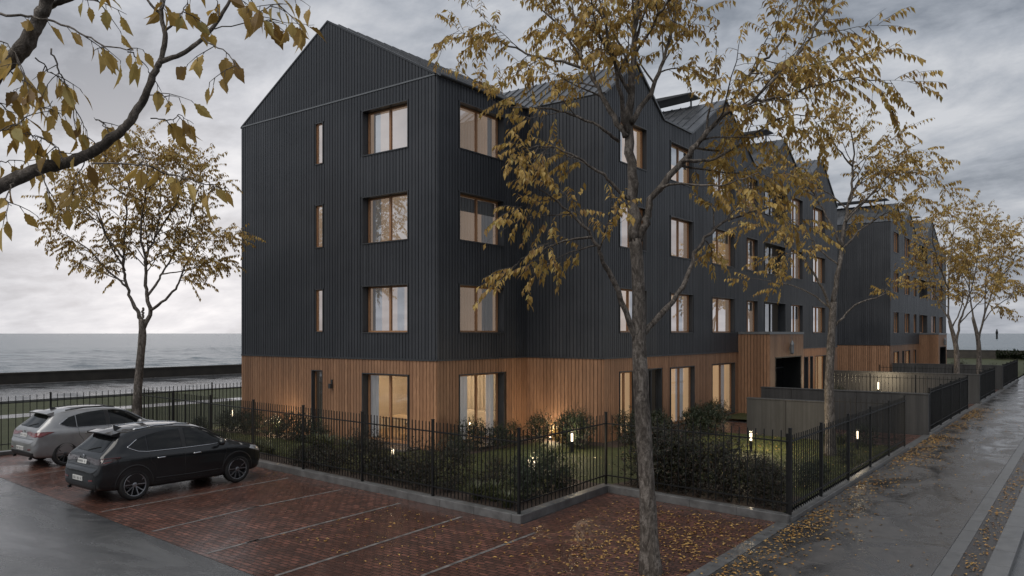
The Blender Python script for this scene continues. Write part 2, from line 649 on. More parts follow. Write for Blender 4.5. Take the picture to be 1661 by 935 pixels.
# ------------------------------------------------------------------ the setting: land, water, roads
YG = 17.36                     # plane of the gable front
XA, XB, XC = -16.0, -12.9, -11.5
YB, YBE, YC = 22.07, 50.9, 59.5
LAND_W, LAND_N = -61.8, 131.0

g = MB()
g.poly([(LAND_W, -60, 0), (70, -60, 0), (70, LAND_N, 0), (LAND_W, LAND_N, 0)])
struct(g.build('ground', M['asphalt']))
g = MB()
nx = 40
g.quad((-30000, -30000, -3.6), (30000, -30000, -3.6), (30000, 40000, -3.6), (-30000, 40000, -3.6))
# moving water near the shore: real wave shapes, flattening out with distance
xs_ = np.concatenate([np.linspace(-420, -200, 60), np.linspace(-197, 210, 204)])
ys_ = np.concatenate([np.linspace(-60, 240, 150), np.linspace(243, 520, 80)])
GX, GY = np.meshgrid(xs_, ys_)
rw = np.random.RandomState(5)
H = np.zeros_like(GX)
for lam, amp, n_ in ((34, .045, 4), (15, .055, 7), (8, .070, 12), (5, .055, 12)):
    for _ in range(n_):
        th = rw.normal(.15, .38)
        H += amp / math.sqrt(n_) * np.sin((GX * math.cos(th) + GY * math.sin(th)) * 2 * math.pi / (lam * rw.uniform(.75, 1.3)) + rw.uniform(0, 6.28)) * (1.6 if lam < 10 else 1.8)
H = H + .35 * H * np.abs(H)
edge = np.minimum.reduce([(GX + 420) / 120, (210 - GX) / 60, (520 - GY) / 120, np.ones_like(GX)]).clip(0, 1)
nyr, nxr = GX.shape
sv = [(float(a), float(b), float(-3.05 + c * e_ - .14 * (1 - e_))) for a, b, c, e_ in zip(GX.ravel(), GY.ravel(), H.ravel(), edge.ravel())]
sf = [(j * nxr + i, j * nxr + i + 1, (j + 1) * nxr + i + 1, (j + 1) * nxr + i) for j in range(nyr - 1) for i in range(nxr - 1)]
g.add(sv, sf)
struct(g.build('sea', M['sea'], smooth=True))
g = MB()        # shore slope below the walls
g.quad((LAND_W - 6, -60, -4), (LAND_W, -60, 0), (LAND_W, LAND_N, 0), (LAND_W - 6, LAND_N + 6, -4))
g.quad((LAND_W - 6, LAND_N + 6, -4), (LAND_W, LAND_N, 0), (70, LAND_N, 0), (76, LAND_N + 6, -4))
struct(g.build('shore', M['seawall']))

# lawn between the west railings and the coast road, with a narrow wet path in it
g = MB()
g.quad((-46, -60, .012), (-26.3, -60, .012), (-26.3, 128, .012), (-46, 128, .012))
g.quad((-26.3, 90, .012), (60, 90, .012), (60, 130.5, .012), (-26.3, 130.5, .012))
struct(g.build('verge_lawn', M['lawn']))
g = MB()
g.quad((-39.2, -60, .018), (-37.6, -60, .018), (-37.6, 128, .018), (-39.2, 128, .018))
struct(g.build('footpath', M['pave']))
g = MB()
g.box(-46.2, -46, -60, 128, 0, .1)
g.box(-60.4, -60.2, -60, 128, 0, .12)
struct(g.build('road_kerb', M['kerbstone']))
g = MB()
g.quad((-61.6, -60, .10), (-60.4, -60, .10), (-60.4, 128, .10), (-61.6, 128, .10))
struct(g.build('promenade', M['pave']))
g = MB()
for k in range(-6, 15):
    g.quad((-53.2, k * 9, .004), (-53.05, k * 9, .004), (-53.05, k * 9 + 4, .004), (-53.2, k * 9 + 4, .004))
struct(g.build('road_marking', M['line']))

# sea walls
g = MB()
g.prism([(LAND_W, -60), (LAND_W + .45, -60), (LAND_W + .45, LAND_N - .45), (LAND_W, LAND_N - .45)], 0, .78)
g.box(LAND_W - .06, LAND_W + .5, -60, LAND_N, .78, .9)
o = g.build('sea_wall', M['seawall'])
tag(o, 'long low dark stone sea wall along the coast road on the left', 'wall')
g = MB()
g.box(LAND_W + .5, 70, LAND_N - .4, LAND_N, 0, 1.15)
g.box(LAND_W + .5, 70, LAND_N - .45, LAND_N + .05, 1.15, 1.27)
o = g.build('sea_wall', M['seawall'])
tag(o, 'dark sea wall crossing behind the far trees at the end of the pavement', 'wall')

# front railing line: F0 (meets west railings), F1 kerb corner, F2 inner corner, F3 pavement corner
F0, F1, F2, F3 = (-26.4, 13.52), (-8.97, 12.1), (-9.12, 15.72), (-4.72, 15.22)

# brick paving: parking bays and the pocket by the street tree
g = MB()
g.poly([(-26.4, 8.15, .004), (-10.3, 7.02, .004), (-4.95, 6.6, .004), (-4.95, F3[1] + .1, .004), (F2[0] + .1, F2[1] + .05, .004),
        (F1[0] + .15, F1[1] - .05, .004), (F1[0], F1[1] - .1, .004), (F0[0], F0[1], .004)])
struct(g.build('brick_paving', M['brick']))
g = MB()
g.quad((-13.5, 27.35, .014), (-4.75, 27.35, .014), (-4.75, 31.1, .014), (-13.5, 31.1, .014))
g.quad((-11.4, 42.5, .014), (-4.75, 42.5, .014), (-4.75, 46.6, .014), (-11.4, 46.6, .014))
g.quad((-11.4, 54.9, .014), (-4.75, 54.9, .014), (-4.75, 59.5, .014), (-11.4, 59.5, .014))
struct(g.build('entrance_path', M['brick']))

# bay lines
g = MB()
for (a, b) in (((447, 935), (749, 839)), ((684, 935), (868, 865)), ((400, 881), (649, 817)),
               ((400, 826), (553, 795)), ((165, 831), (468, 776)), ((21, 775), (107, 763)), ((247, 863), (420, 822)), ((335, 899), (420, 876))):
    p, q = ground(*a), ground(*b)
    dr = (q - p).normalized()
    w_ = Vector((-dr.y, dr.x, 0)) * .035
    z = Vector((0, 0, .008))
    g.quad(p - w_ + z, q - w_ + z, q + w_ + z, p + w_ + z)
struct(g.build('bay_marking', M['line']))

# pavement slabs, bands, planting strip, raised kerb
g = MB()
y = -6.0
k = 0
while y < 80:
    g.box(-4.68, -1.98, y, y + 2.33, -.02, .010 + (k * 37 % 5) * .0012)
    y += 2.352
    k += 1
struct(g.build('pavement', M['pave'], bevel=.006))
g = MB()
y = -6.0
while y < 80:
    g.box(-4.95, -4.69, y, y + .9, -.02, .018)
    g.box(-1.97, -1.74, y, y + .9, -.02, .018)
    y += .905
struct(g.build('pavement_edging', M['bandstone'], bevel=.006))
g = MB()
g.quad((-1.74, -6, .006), (-1.33, -6, .006), (-1.33, 80, .006), (-1.74, 80, .006))
struct(g.build('planting_strip', M['mud']))
g = MB()
y = -6.0
while y < 80:
    g.box(-1.33, -1.02, y, y + .995, -.05, .12)
    y += 1.0
struct(g.build('kerb', M['kerbstone'], bevel=.012))


kerbm = MB()
for i, (a, b) in enumerate(((F0, F1), (F1, F2), (F2, F3))):
    a, b = Vector((*a, 0)), Vector((*b, 0))
    d = (b - a).normalized()
    n = Vector((-d.y, d.x, 0)) * .11
    e0 = .11 if i in (1,) else -.11
    a2, b2 = a + d * (0 if i == 0 else (-.11 if i == 1 else .112)), b + d * (-.112 if i == 0 else (.11 if i == 1 else .0))
    L = (b2 - a2).length
    k = int(L / 1.0)
    for j in range(k):
        p, q = a2 + d * (L * j / k + .002), a2 + d * (L * (j + 1) / k - .002)
        up = Vector((0, 0, .17))
        kerbm.hexa([p - n, q - n, q + n, p + n, p - n + up, q - n + up, q + n + up, p + n + up])
for (y0, y1) in ((F3[1], 27.1), (31.4, 42.3), (47.0, 54.7), (59.8, 72.0)):
    kerbm.box(-4.95 + .06, -4.69, y0 + .02, y1, 0, .11)
kerbm.box(-26.55, -26.32, -40, F0[1] - .12, 0, .12)
struct(kerbm.build('railing_kerb', M['kerbstone'], bevel=.01))

# garden ground
g = MB()
g.poly([(-26.3, F0[1] + .1, .10), (F1[0] - .1, F1[1] + .1, .10), (F2[0] - .11, F2[1] + .1, .10), (F3[0] - .25, F3[1] + .1, .10), (-4.97, 27.0, .10),
        (-13.1, 27.0, .10), (-13.1, 24, .10), (-16.2, 22.3, .10), (-16.2, 17.5, .10), (-26.3, 17.5, .10)])
g.quad((-12.8, 31.5, .10), (-4.97, 31.5, .10), (-4.97, 42.3, .10), (-12.8, 42.3, .10))
g.quad((-12.8, 47, .10), (-4.97, 47, .10), (-4.97, 54.7, .10), (-12.8, 54.7, .10))
g.quad((-11.3, 59.9, .10), (-4.97, 59.9, .10), (-4.97, 90, .10), (-11.3, 90, .10))
struct(g.build('garden_lawn', M['lawn']))
g = MB()
zs = .106
g.poly([(-26.2, F0[1] + .14, zs), (F1[0] - .14, F1[1] + .14, zs), (F1[0] - .3, F1[1] + 1.15, zs), (-14, 13.3, zs), (-26.2, 14.5, zs)])
g.poly([(F1[0] - .14, F1[1] + .16, zs + .002), (F2[0] - .14, F2[1] + .2, zs + .002), (F2[0] - 1.3, F2[1] + .4, zs + .002), (F1[0] - 1.0, F1[1] + 1.2, zs + .002)])
g.poly([(F2[0] - .12, F2[1] + .13, zs), (F3[0] - .28, F3[1] + .13, zs), (F3[0] - .28, F3[1] + 2.1, zs), (F2[0] + .3, F2[1] + 2.0, zs)])
g.poly([(-26.2, 16.1, zs), (-19.5, 16.3, zs), (-18.9, 16.75, zs), (-18.9, 17.3, zs), (-26.2, 17.3, zs)])
g.poly([(-15.9, 17.6, zs), (-14.8, 17.6, zs), (-14.7, 21.0, zs), (-12.0, 21.3, zs), (-11.8, 26.9, zs), (-12.8, 26.9, zs), (-12.8, 22.0, zs), (-15.9, 22.0, zs)])
struct(g.build('planting_bed', M['soil']))
g = MB()
g.box(-19.2, -16.6, 16.55, 17.3, .1, .16)
g.box(-15.95, -15.2, 18.5, 20.9, .1, .16)
struct(g.build('doorstep', M['pave'], bevel=.01))


# ------------------------------------------------------------------ buildings
class Fr:
    def __init__(self, O, U, N):
        self.O, self.U, self.N = Vector((*O, 0)), Vector((*U, 0)), Vector((*N, 0))

    def p(self, s, z, d=0.0):
        q = self.O + self.U * s + self.N * d
        return Vector((q.x, q.y, z))

    def box(self, g, s0, s1, z0, z1, d0, d1, mi=0):
        return g.hexa([self.p(s0, z0, d1), self.p(s1, z0, d1), self.p(s1, z0, d0), self.p(s0, z0, d0),
                       self.p(s0, z1, d1), self.p(s1, z1, d1), self.p(s1, z1, d0), self.p(s0, z1, d0)], mi)


def subtract(z0, z1, cuts):
    iv = [(z0, z1)]
    for a, b in cuts:
        out = []
        for p, q in iv:
            if b <= p or a >= q:
                out.append((p, q))
            else:
                if a > p:
                    out.append((p, a))
                if b < q:
                    out.append((b, q))
        iv = out
    return [(p, q) for p, q in iv if q - p > .01]


def clad(name, fr, s0, s1, z0, top, holes, mats, pitch, width, proud, parent, seed=0):
    """sheet with openings, and upright boards on it. top: number or list of (s, z) breakpoints. mats: boards, sheet"""
    bp = top if isinstance(top, list) else [(s0, top), (s1, top)]
    xs_, zs_ = [q[0] for q in bp], [q[1] for q in bp]
    T = lambda s: float(np.interp(s, xs_, zs_))
    g = MB()
    S_ = sorted(set([s0, s1] + [q for q in xs_ if s0 < q < s1] + [q for h in holes for q in h[:2] if s0 < q < s1]))
    for a, b in zip(S_[:-1], S_[1:]):
        mid = (a + b) / 2
        cuts = [(h[2], h[3]) for h in holes if h[0] < mid < h[1]]
        zt = min(T(a + 1e-6), T(b - 1e-6))
        for p, q in subtract(z0, zt, cuts):
            g.quad(fr.p(a, p), fr.p(b, p), fr.p(b, q), fr.p(a, q), 1)
        if abs(T(a + 1e-6) - T(b - 1e-6)) > .001:
            hi = [fr.p(a, zt), fr.p(b, zt), fr.p(b, T(b - 1e-6)), fr.p(a, T(a + 1e-6))]
            pts = []
            for q in hi:
                if not any((q - w_).length < 1e-4 for w_ in pts):
                    pts.append(q)
            g.poly(pts, 1)
    r = random.Random(seed)
    s = s0
    while s < s1 - .02:
        a, b = s, min(s + width, s1)
        cuts = [(h[2], h[3]) for h in holes if h[0] < b - .012 and h[1] > a + .012]
        zt = min(T(a), T(b))
        pr = proud * r.uniform(.9, 1.1)
        for p, q in subtract(z0, zt, cuts):
            topz = (T(a), T(b)) if q >= zt - 1e-6 else (q, q)
            P = fr.p
            g.hexa([P(a, p, pr), P(b, p, pr), P(b, p, 0), P(a, p, 0), P(a, topz[0], pr), P(b, topz[1], pr), P(b, topz[1], 0), P(a, topz[0], 0)], 0)
        s += pitch
    return g.build(name, mats, parent)


def wavy(g, fr, s0, s1, z0, z1, d, amp=.05, n=None, seed=0):
    r = random.Random(seed)
    n = n or max(8, int((s1 - s0) / .03))
    ph = r.uniform(0, 6)
    pts = [(s0 + (s1 - s0) * i / n, d + amp * math.sin(ph + i * .95 + .6 * math.sin(i * .31))) for i in range(n + 1)]
    vs = [fr.p(s, z0, q) for s, q in pts] + [fr.p(s, z1, q * 1.0) for s, q in pts]
    g.add(vs, [(i, i + 1, n + 2 + i, n + 1 + i) for i in range(n)])


M['blind'] = simple('pale_roller_blind', (.50, .47, .43), .8, 0, .06, 3)
WCOUNT = [0]


def window(parent, fr, s0, s1, z0, z1, door=False, room='room_dim', mull=0.5, curtain=(0.0, 0.25), name=None, depth=1.3, setback=.24, dark=False, low=False, inner=True, curtain_d=-.42, blind=0):
    WCOUNT[0] += 1
    k = WCOUNT[0]
    t = .035
    name = name or ('glazed_door' if door else 'window')
    g = MB()
    fr.box(g, s0, s0 + t, z0, z1, -setback - .06, .034)
    fr.box(g, s1 - t, s1, z0, z1, -setback - .06, .034)
    fr.box(g, s0 + t + .001, s1 - t - .001, z1 - t, z1, -setback - .06, .036)
    fr.box(g, s0 + t + .001, s1 - t - .001, z0, z0 + t, -setback - .06, .05)
    w = g.build(name, M['casing'], parent)
    a, b, c, d = s0 + t + .001, s1 - t - .001, z0 + t + .001, z1 - t - .001
    f = .052 if s1 - s0 > .8 else .035
    g = MB()
    D0, D1 = -setback - .05, -setback + .012
    fr.box(g, a, a + f, c, d, D0, D1)
    fr.box(g, b - f, b, c, d, D0, D1)
    fr.box(g, a + f, b - f, d - f, d, D0, D1)
    fr.box(g, a + f, b - f, c, c + (f if not door else .09), D0, D1)
    if mull and b - a > .7:
        sm = a + (b - a) * mull
        fr.box(g, sm - .04, sm + .04, c + (f if not door else .09), d - f, D0, D1 + .006)
    g.build('frame', M['wframe'] if not dark else M['casing'], w)
    g = MB()
    dp = -setback - .02
    g.quad(fr.p(a + f, c + f, dp), fr.p(b - f, c + f, dp), fr.p(b - f, d - f, dp), fr.p(a + f, d - f, dp))
    g.build('pane', M['glass_dark' if dark else ('glass_low' if low else 'glass')], w)
    if curtain and not dark:
        g = MB()
        for (p, q) in ((curtain,) if not isinstance(curtain[0], tuple) else curtain):
            wavy(g, fr, a + (b - a) * p, a + (b - a) * q, c + .02, d + .05, curtain_d, .035, seed=k)
        g.build('curtain', M['curtain'], w, smooth=True)
    if blind:
        g = MB()
        fr.box(g, a + f, b - f, d - f - (d - c) * blind, d - f, -setback - .10, -setback - .085)
        fr.box(g, a + f, b - f, d - f - (d - c) * blind - .03, d - f - (d - c) * blind - .002, -setback - .105, -setback - .08)
        g.build('blind', M['blind'], w)
    if inner:
        g = MB()
        e = .25
        P = fr.p
        i0, i1, j0, j1 = s0 - e, s1 + e, z0 - .02, z1 + .2
        q0, q1 = -setback - .07, -depth
        g.quad(P(i0, j0, q1), P(i1, j0, q1), P(i1, j1, q1), P(i0, j1, q1))
        g.quad(P(i0, j0, q0), P(i0, j0, q1), P(i0, j1, q1), P(i0, j1, q0))
        g.quad(P(i1, j0, q1), P(i1, j0, q0), P(i1, j1, q0), P(i1, j1, q1))
        g.quad(P(i0, j0, q0), P(i1, j0, q0), P(i1, j0, q1), P(i0, j0, q1))
        g.quad(P(i0, j1, q1), P(i1, j1, q1), P(i1, j1, q0), P(i0, j1, q0))
        g.build('interior', M[room], w)
    return w


SILL = (3.70, 6.63, 9.53)
HEAD = (5.27, 8.20, 11.05)
ZT = 2.87          # top of the timber storey
ZE = 11.58         # eaves
DARK = dict(pitch=.140, width=.113, proud=.026)
WOOD = dict(pitch=.145, width=.124, proud=.026)
DM, WM = [M['clad'], M['casing']], [M['timber'], M['backing']]


def flashing(parent, fr, s0, s1, z, name='flashing', mat='casing', h=.05, proud=.05):
    g = MB()
    fr.box(g, s0, s1, z - h / 2, z + h / 2, .001, proud)
    return g.build(name, M[mat], parent)


# ---- terrace with the big gable end
BL = thing('apartment_building', 'nearest dark metal and timber apartment terrace with its tall gable end facing the car park', 'building', (-20, 24, 0))
WA = 10.1
frG = Fr((XA - WA, YG), (1, 0), (0, -1))
apex = [(0, ZE), (WA / 2, 14.42), (WA, ZE)]
sx = lambda px: on_y(px, 541, YG).x - (XA - WA)
gx0, gx1 = sx(588), sx(663)
nx0, nx1 = sx(512), sx(525)
dx0, dx1 = sx(506), sx(524)
gh = []
for a, b in zip(SILL, HEAD):
    gh += [(gx0, gx1, a, b), (nx0, nx1, a + .03, b - .02)]
gl = [(gx0, gx1, .13, 2.40), (dx0, dx1, .13, 2.42)]
clad('timber_cladding', frG, 0, WA, 0, ZT, gl, WM, parent=BL, seed=1, **WOOD)
clad('metal_cladding', frG, 0, WA, ZT, ZE, gh, DM, parent=BL, seed=2, **DARK)
clad('metal_cladding', frG, 0, WA, ZE, apex, [], DM, parent=BL, seed=3, **DARK)
flashing(BL, frG, 0, WA + .03, ZT)
flashing(BL, frG, .02, WA + .03, ZE + .02, mat='flash', h=.045, proud=.045)
rooms = ('room_dim', 'room_dim', 'room_dim')
for k in range(3):
    window(BL, frG, gx0, gx1, SILL[k], HEAD[k], room=rooms[k], curtain=((0.02, .22), (.58, .72)) if k == 0 else (.02, .2), depth=.95)
    window(BL, frG, nx0, nx1, SILL[k] + .03, HEAD[k] - .02, room='room_dim', mull=0, curtain=None, depth=.9, setback=.03)
window(BL, frG, gx0, gx1, .13, 2.40, door=True, low=True, curtain=(.0, .16), inner=False, curtain_d=-.36)
window(BL, frG, dx0, dx1, .13, 2.42, door=True, room='room_dark', mull=0, curtain=None, depth=.8, setback=.12)

# east side of the gable block
LA = YB - YG
frE = Fr((XA, YG), (0, 1), (1, 0))
sy = lambda px, X, Y0: on_x(px, 541, X).y - Y0
ex0, ex1 = sy(744, XA, YG), sy(817, XA, YG)
eh = [(ex0, ex1, a, b) for a, b in zip(SILL, HEAD)]
clad('timber_cladding', frE, 0, LA, 0, ZT, [(ex0, ex1, .13, 2.40)], WM, parent=BL, seed=4, **WOOD)
clad('metal_cladding', frE, 0, LA, ZT, ZE, eh, DM, parent=BL, seed=5, **DARK)
flashing(BL, frE, .001, LA, ZT)
for k in range(3):
    window(BL, frE, ex0, ex1, SILL[k], HEAD[k], room='room_dim', curtain=(.72, .97) if k != 2 else (.85, .98), depth=.95, blind=.28 if k == 1 else 0)
window(BL, frE, ex0, ex1, .13, 2.40, door=True, low=True, curtain=((.02, .34), (.78, .98)), inner=False, curtain_d=-.36)
# west side and gable roof
frW = Fr((XA - WA, YBE), (0, -1), (-1, 0))
clad('metal_cladding', frW, 0, YBE - YG, 0, ZE, [], DM, parent=BL, seed=6, **DARK)


def roof_slope(name, parent, a0, a1, b1, b0, th=.09, seams=.42, mat='roof'):
    """slab whose eave runs a0-a1 and whose ridge runs b0-b1, with standing seams"""
    a0, a1, b1, b0 = map(Vector, (a0, a1, b1, b0))
    n = (a1 - a0).cross(b0 - a0).normalized()
    if n.z < 0:
        n = -n
    g = MB()
    up = n * th
    g.hexa([a0, a1, b1, b0, a0 + up, a1 + up, b1 + up, b0 + up])
    L = (a1 - a0).length
    k = int(L / seams)
    for i in range(1, k):
        f = i / k
        p, q = a0.lerp(a1, f) + up, b0.lerp(b1, f) + up
        e_ = (a1 - a0).normalized() * .012
        s_ = n * .035
        g.hexa([p - e_, p + e_, q + e_, q - e_, p - e_ + s_, p + e_ + s_, q + e_ + s_, q - e_ + s_])
    return g.build(name, M[mat], parent)


xm = XA - WA / 2
roof_slope('roof', BL, (XA + .05, YG + .01, ZE - .02), (XA + .05, 26, ZE - .02), (xm, 26, 14.43), (xm, YG + .01, 14.43), th=.03)
roof_slope('roof', BL, (XA - WA - .05, YG + .01, ZE - .02), (XA - WA - .05, 30, ZE - .02), (xm - .002, 30, 14.43), (xm - .002, YG + .01, 14.43), th=.03)
g = MB()
g.tube([(XA + .17, YG - .02, ZE - .02), (XA + .17, YB - .1, ZE - .02)], .05, 8)
g.build('gutter', M['casing'], BL)
g = MB()
for sg in (-1, 1):
    xe = xm + sg * (WA / 2 + .04)
    g.hexa([(xe, YG - .045, ZE - .03), (xe, YG + .03, ZE - .03), (xm, YG + .03, 14.41), (xm, YG - .045, 14.41), (xe, YG - .045, ZE + .035), (xe, YG + .03, ZE + .035), (xm, YG + .03, 14.475), (xm, YG - .045, 14.475)])
g.build('verge_trim', M['casing'], BL)
g = MB()   # little wall lantern and tap pipe left of the door
lx = sx(540) + XA - WA
g.box(lx - .03, lx + .03, YG - .07, YG - .022, 1.95, 2.12)
g.box(lx - .05, lx + .05, YG - .16, YG - .05, 1.82, 1.98)
g.build('wall_lantern', M['casing'], BL)

# long street side
frS = Fr((XA, YB), (1, 0), (0, -1))
clad('timber_cladding', frS, 0, XB - XA, 0, ZT, [], WM, parent=BL, seed=7, **WOOD)
clad('metal_cladding', frS, 0, XB - XA, ZT, ZE, [], DM, parent=BL, seed=8, **DARK)
flashing(BL, frS, 0, XB - XA + .05, ZT)
LB = YBE - YB
frB = Fr((XB, YB), (0, 1), (1, 0))
PROF = [(0, ZE), (2.2, 13.2), (4.4, ZE + .1), (6.9, ZE + .1), (10.5, 13.85), (14.1, ZE + .1), (15.4, ZE + .1), (18.5, 13.75), (21.8, 12.0), (25.4, 13.95), (28.83, ZE)]
BW = [(1.05, 3.05), (5.0, 7.05), (9.0, 11.5), (13.0, 14.55), (19.6, 21.7), (23.6, 26.1)]
BAL = (15.5, 18.7)
bh = [(a, b, p, q) for a, b in BW for p, q in zip(SILL, HEAD)] + [(BAL[0], BAL[1], p, q) for p, q in zip(SILL, HEAD)]
BD = [(1.05, 2.25, .13, 2.4), (3.15, 4.25, .13, 2.42), (5.0, 7.2, .13, 2.4), (9.0, 11.6, .13, 2.4), (22.0, 22.7, .13, 2.4), (23.1, 23.6, .13, 2.4), (24.1, 26.3, .13, 2.4)]
clad('timber_cladding', frB, 0, LB, 0, ZT, BD, WM, parent=BL, seed=9, **WOOD)
clad('metal_cladding', frB, 0, LB, ZT, ZE, bh, DM, parent=BL, seed=10, **DARK)
clad('metal_cladding', frB, 0, LB, ZE, PROF, [], DM, parent=BL, seed=11, **DARK)
flashing(BL, frB, 0.001, LB, ZT)
r2 = random.Random(3)
for (a, b, p, q) in bh:
    isb = (a == BAL[0])
    if isb:
        window(BL, frB, a, b, p, q, room='room_dark', dark=True, depth=1.2, mull=.55, setback=.3)
    else:
        c0 = r2.choice([(0.0, .25), (.75, 1.0), ((0., .2), (.8, 1.)), (.0, .45)])
        window(BL, frB, a, b, p, q, setback=.15, room=r2.choice(['room_dim', 'room_warm', 'room_warm', 'room_dim']), curtain=c0, depth=1.2, mull=r2.choice([.4, .45, .5]), blind=r2.choice([0, 0, .25, .45, 0]))
for i, (a, b, p, q) in enumerate(BD):
    window(BL, frB, a, b, p, q, door=True, low=True, setback=.15, room='room_warm' if i in (0, 2, 3, 6) else 'room_dark', dark=i in (1, 4, 5),
           curtain=[(.0, .6), None, ((.0, .3), (.6, .95)), ((.05, .4), (.75, .95)), None, None, (.1, .6)][i], depth=1.2, mull=.5)


def zigzag_roof(parent, X0, X1, Y0, prof):
    for (a, za), (b, zb) in zip(prof[:-1], prof[1:]):
        lo, hi = ((a, za), (b, zb)) if za <= zb else ((b, zb), (a, za))
        roof_slope('roof', parent, (X0, Y0 + lo[0], lo[1]), (X1, Y0 + lo[0], lo[1]), (X1, Y0 + hi[0], hi[1]), (X0, Y0 + hi[0], hi[1]), th=.07)


zigzag_roof(BL, XA - WA, XB + .08, YB, PROF)


def ridge_screen(parent, x0, x1, Y, z, h=.42):
    g = MB()
    g.hexa([(x0, Y - .75, z + h - .12), (x1, Y - .75, z + h - .02), (x1, Y + .3, z + h - .02), (x0, Y + .3, z + h - .12),
            (x0, Y - .75, z + h + .05), (x1, Y - .75, z + h + .03), (x1, Y + .3, z + h + .03), (x0, Y + .3, z + h + .05)])
    for x in (x0 + .2, x1 - .25):
        g.box(x - .03, x + .03, Y - .2, Y - .14, z - .25, z + h - .1)
    return g.build('roof_canopy', M['casing'], parent)


ridge_screen(BL, on_y(1060, 170, YB + 10.5).x, on_y(1132, 158, YB + 10.5).x, YB + 10.5, 13.95, .34)
ridge_screen(BL, on_y(1204, 228, YB + 18.5).x, on_y(1252, 218, YB + 18.5).x, YB + 18.5, 13.85)
frN = Fr((XB, YBE), (-1, 0), (0, 1))
clad('metal_cladding', frN, 0, 13.1, 0, ZE, [], DM, parent=BL, seed=12, **DARK)


# ---- entrance porches
def porch(parent, X0, X1, Y0, Y1, zt, opening):
    fs = Fr((X0, Y0), (1, 0), (0, -1))
    fe = Fr((X1, Y0), (0, 1), (1, 0))
    fn_ = Fr((X1, Y1), (-1, 0), (0, 1))
    clad('porch_cladding', fs, .03, X1 - X0, 0, zt, [], WM, parent=parent, seed=20, **WOOD)
    a, b, z = opening
    clad('porch_cladding', fe, 0, Y1 - Y0, 0, zt, [(a, b, 0, z)], WM, parent=parent, seed=21, **WOOD)
    clad('porch_cladding', fn_, 0, X1 - X0 - .03, 0, zt, [], WM, parent=parent, seed=22, **WOOD)
    g = MB()
    g.box(X0 + .03, X1 + .05, Y0 - .05, Y1 + .05, zt, zt + .11)
    g.build('porch_roof', M['flash'], parent)
    g = MB()
    t = .05
    fe.box(g, a, a + t, .01, z, -.9, .03)
    fe.box(g, b - t, b, .01, z, -.9, .03)
    fe.box(g, a + t, b - t, z - t, z, -.9, .032)
    fe.box(g, a + t, b - t, .01, z - t - .002, -.95, -.9)
    dr = g.build('entrance_door', M['iron'], parent)
    g = MB()
    m_ = a + (b - a) * .36
    fe.box(g, m_ - .03, m_ + .03, .02, z - t - .02, -.85, -.78)
    fe.box(g, a + t + .01, b - t - .01, z - .62, z - .58, -.85, -.79)
    g.build('frame', M['casing'], dr)
    g = MB()
    g.quad(fe.p(a + t + .01, .03, -.82), fe.p(b - t - .01, .03, -.82), fe.p(b - t - .01, z - t - .01, -.82), fe.p(a + t + .01, z - t - .01, -.82))
    g.build('pane', M['glass_dark'], dr)
    # lantern above the door
    c = fe.p((a + b) / 2 + .1, 0, .09)
    g = MB()
    g.lathe([(.02, z + .1), (.085, z + .14), (.085, z + .52), (.10, z + .55), (.06, z + .68), (.02, z + .74)], (c.x + .06, c.y, 0), seg=12)
    g.box(c.x - .09, c.x, c.y - .03, c.y + .03, z + .3, z + .42)
    g.tube([(c.x + .06, c.y, z + .72), (c.x + .03, c.y, z + .95)], .012, 6)
    g.build('wall_lantern', M['flash'], parent)


porch(BL, XB, -11.47, 34.07, 39.0, 3.66, (.75, 4.55, 2.62))

# ---- second block
BC = thing('apartment_building', 'farther dark gabled apartment block beyond the concrete garden walls and the second street tree', 'building', (-18, 72, 0))
LC = 25.7
PC = [(0, ZE), (2.1, 13.1), (4.2, ZE + .3), (7.0, 13.2), (9.6, ZE + .1), (13.6, ZE + .1), (17.4, 13.7), (21.5, ZE + .1), (LC, ZE)]
frCS = Fr((-25, YC), (1, 0), (0, -1))
clad('timber_cladding', frCS, 0, 25 + XC, 0, ZT, [], WM, parent=BC, seed=30, **WOOD)
clad('metal_cladding', frCS, 0, 25 + XC, ZT, ZE, [], DM, parent=BC, seed=31, **DARK)
flashing(BC, frCS, 0, 25 + XC + .05, ZT)
frC = Fr((XC, YC), (0, 1), (1, 0))
CW = [(1.1, 2.85), (5.1, 7.1), (8.65, 10.0), (17.0, 19.6), (21.5, 23.4)]
CB = (11.3, 15.0)
ch = [(a, b, p, q) for a, b in CW + [CB] for p, q in zip(SILL, HEAD)]
CD = [(1.1, 3.0, .13, 2.4), (4.2, 4.8, .13, 2.4), (5.4, 7.3, .13, 2.4), (8.7, 9.8, .13, 2.4), (19.2, 21.4, .13, 2.4)]
clad('timber_cladding', frC, 0, LC, 0, ZT, CD, WM, parent=BC, seed=32, **WOOD)
clad('metal_cladding', frC, 0, LC, ZT, ZE, ch, DM, parent=BC, seed=33, **DARK)
clad('metal_cladding', frC, 0, LC, ZE, PC, [], DM, parent=BC, seed=34, **DARK)
flashing(BC, frC, .001, LC, ZT)
for (a, b, p, q) in ch:
    if a == CB[0]:
        window(BC, frC, a, b, p, q, room='room_warm' if p < 4 else 'room_dark', dark=p > 4, depth=1.2, setback=.3, curtain=None)
    else:
        window(BC, frC, a, b, p, q, setback=.08, room=r2.choice(['room_dim', 'room_warm', 'room_warm', 'room_warm']), blind=r2.choice([0, 0, .3]), curtain=r2.choice([(0., .3), (.7, 1.), None]), depth=1.2)
for i, (a, b, p, q) in enumerate(CD):
    window(BC, frC, a, b, p, q, door=True, low=True, setback=.08, room='room_dark' if i == 1 else 'room_warm', dark=i == 1, curtain=None, depth=1.2)
zigzag_roof(BC, -25, XC + .08, YC, PC)
frCN = Fr((XC, YC + LC), (-1, 0), (0, 1))
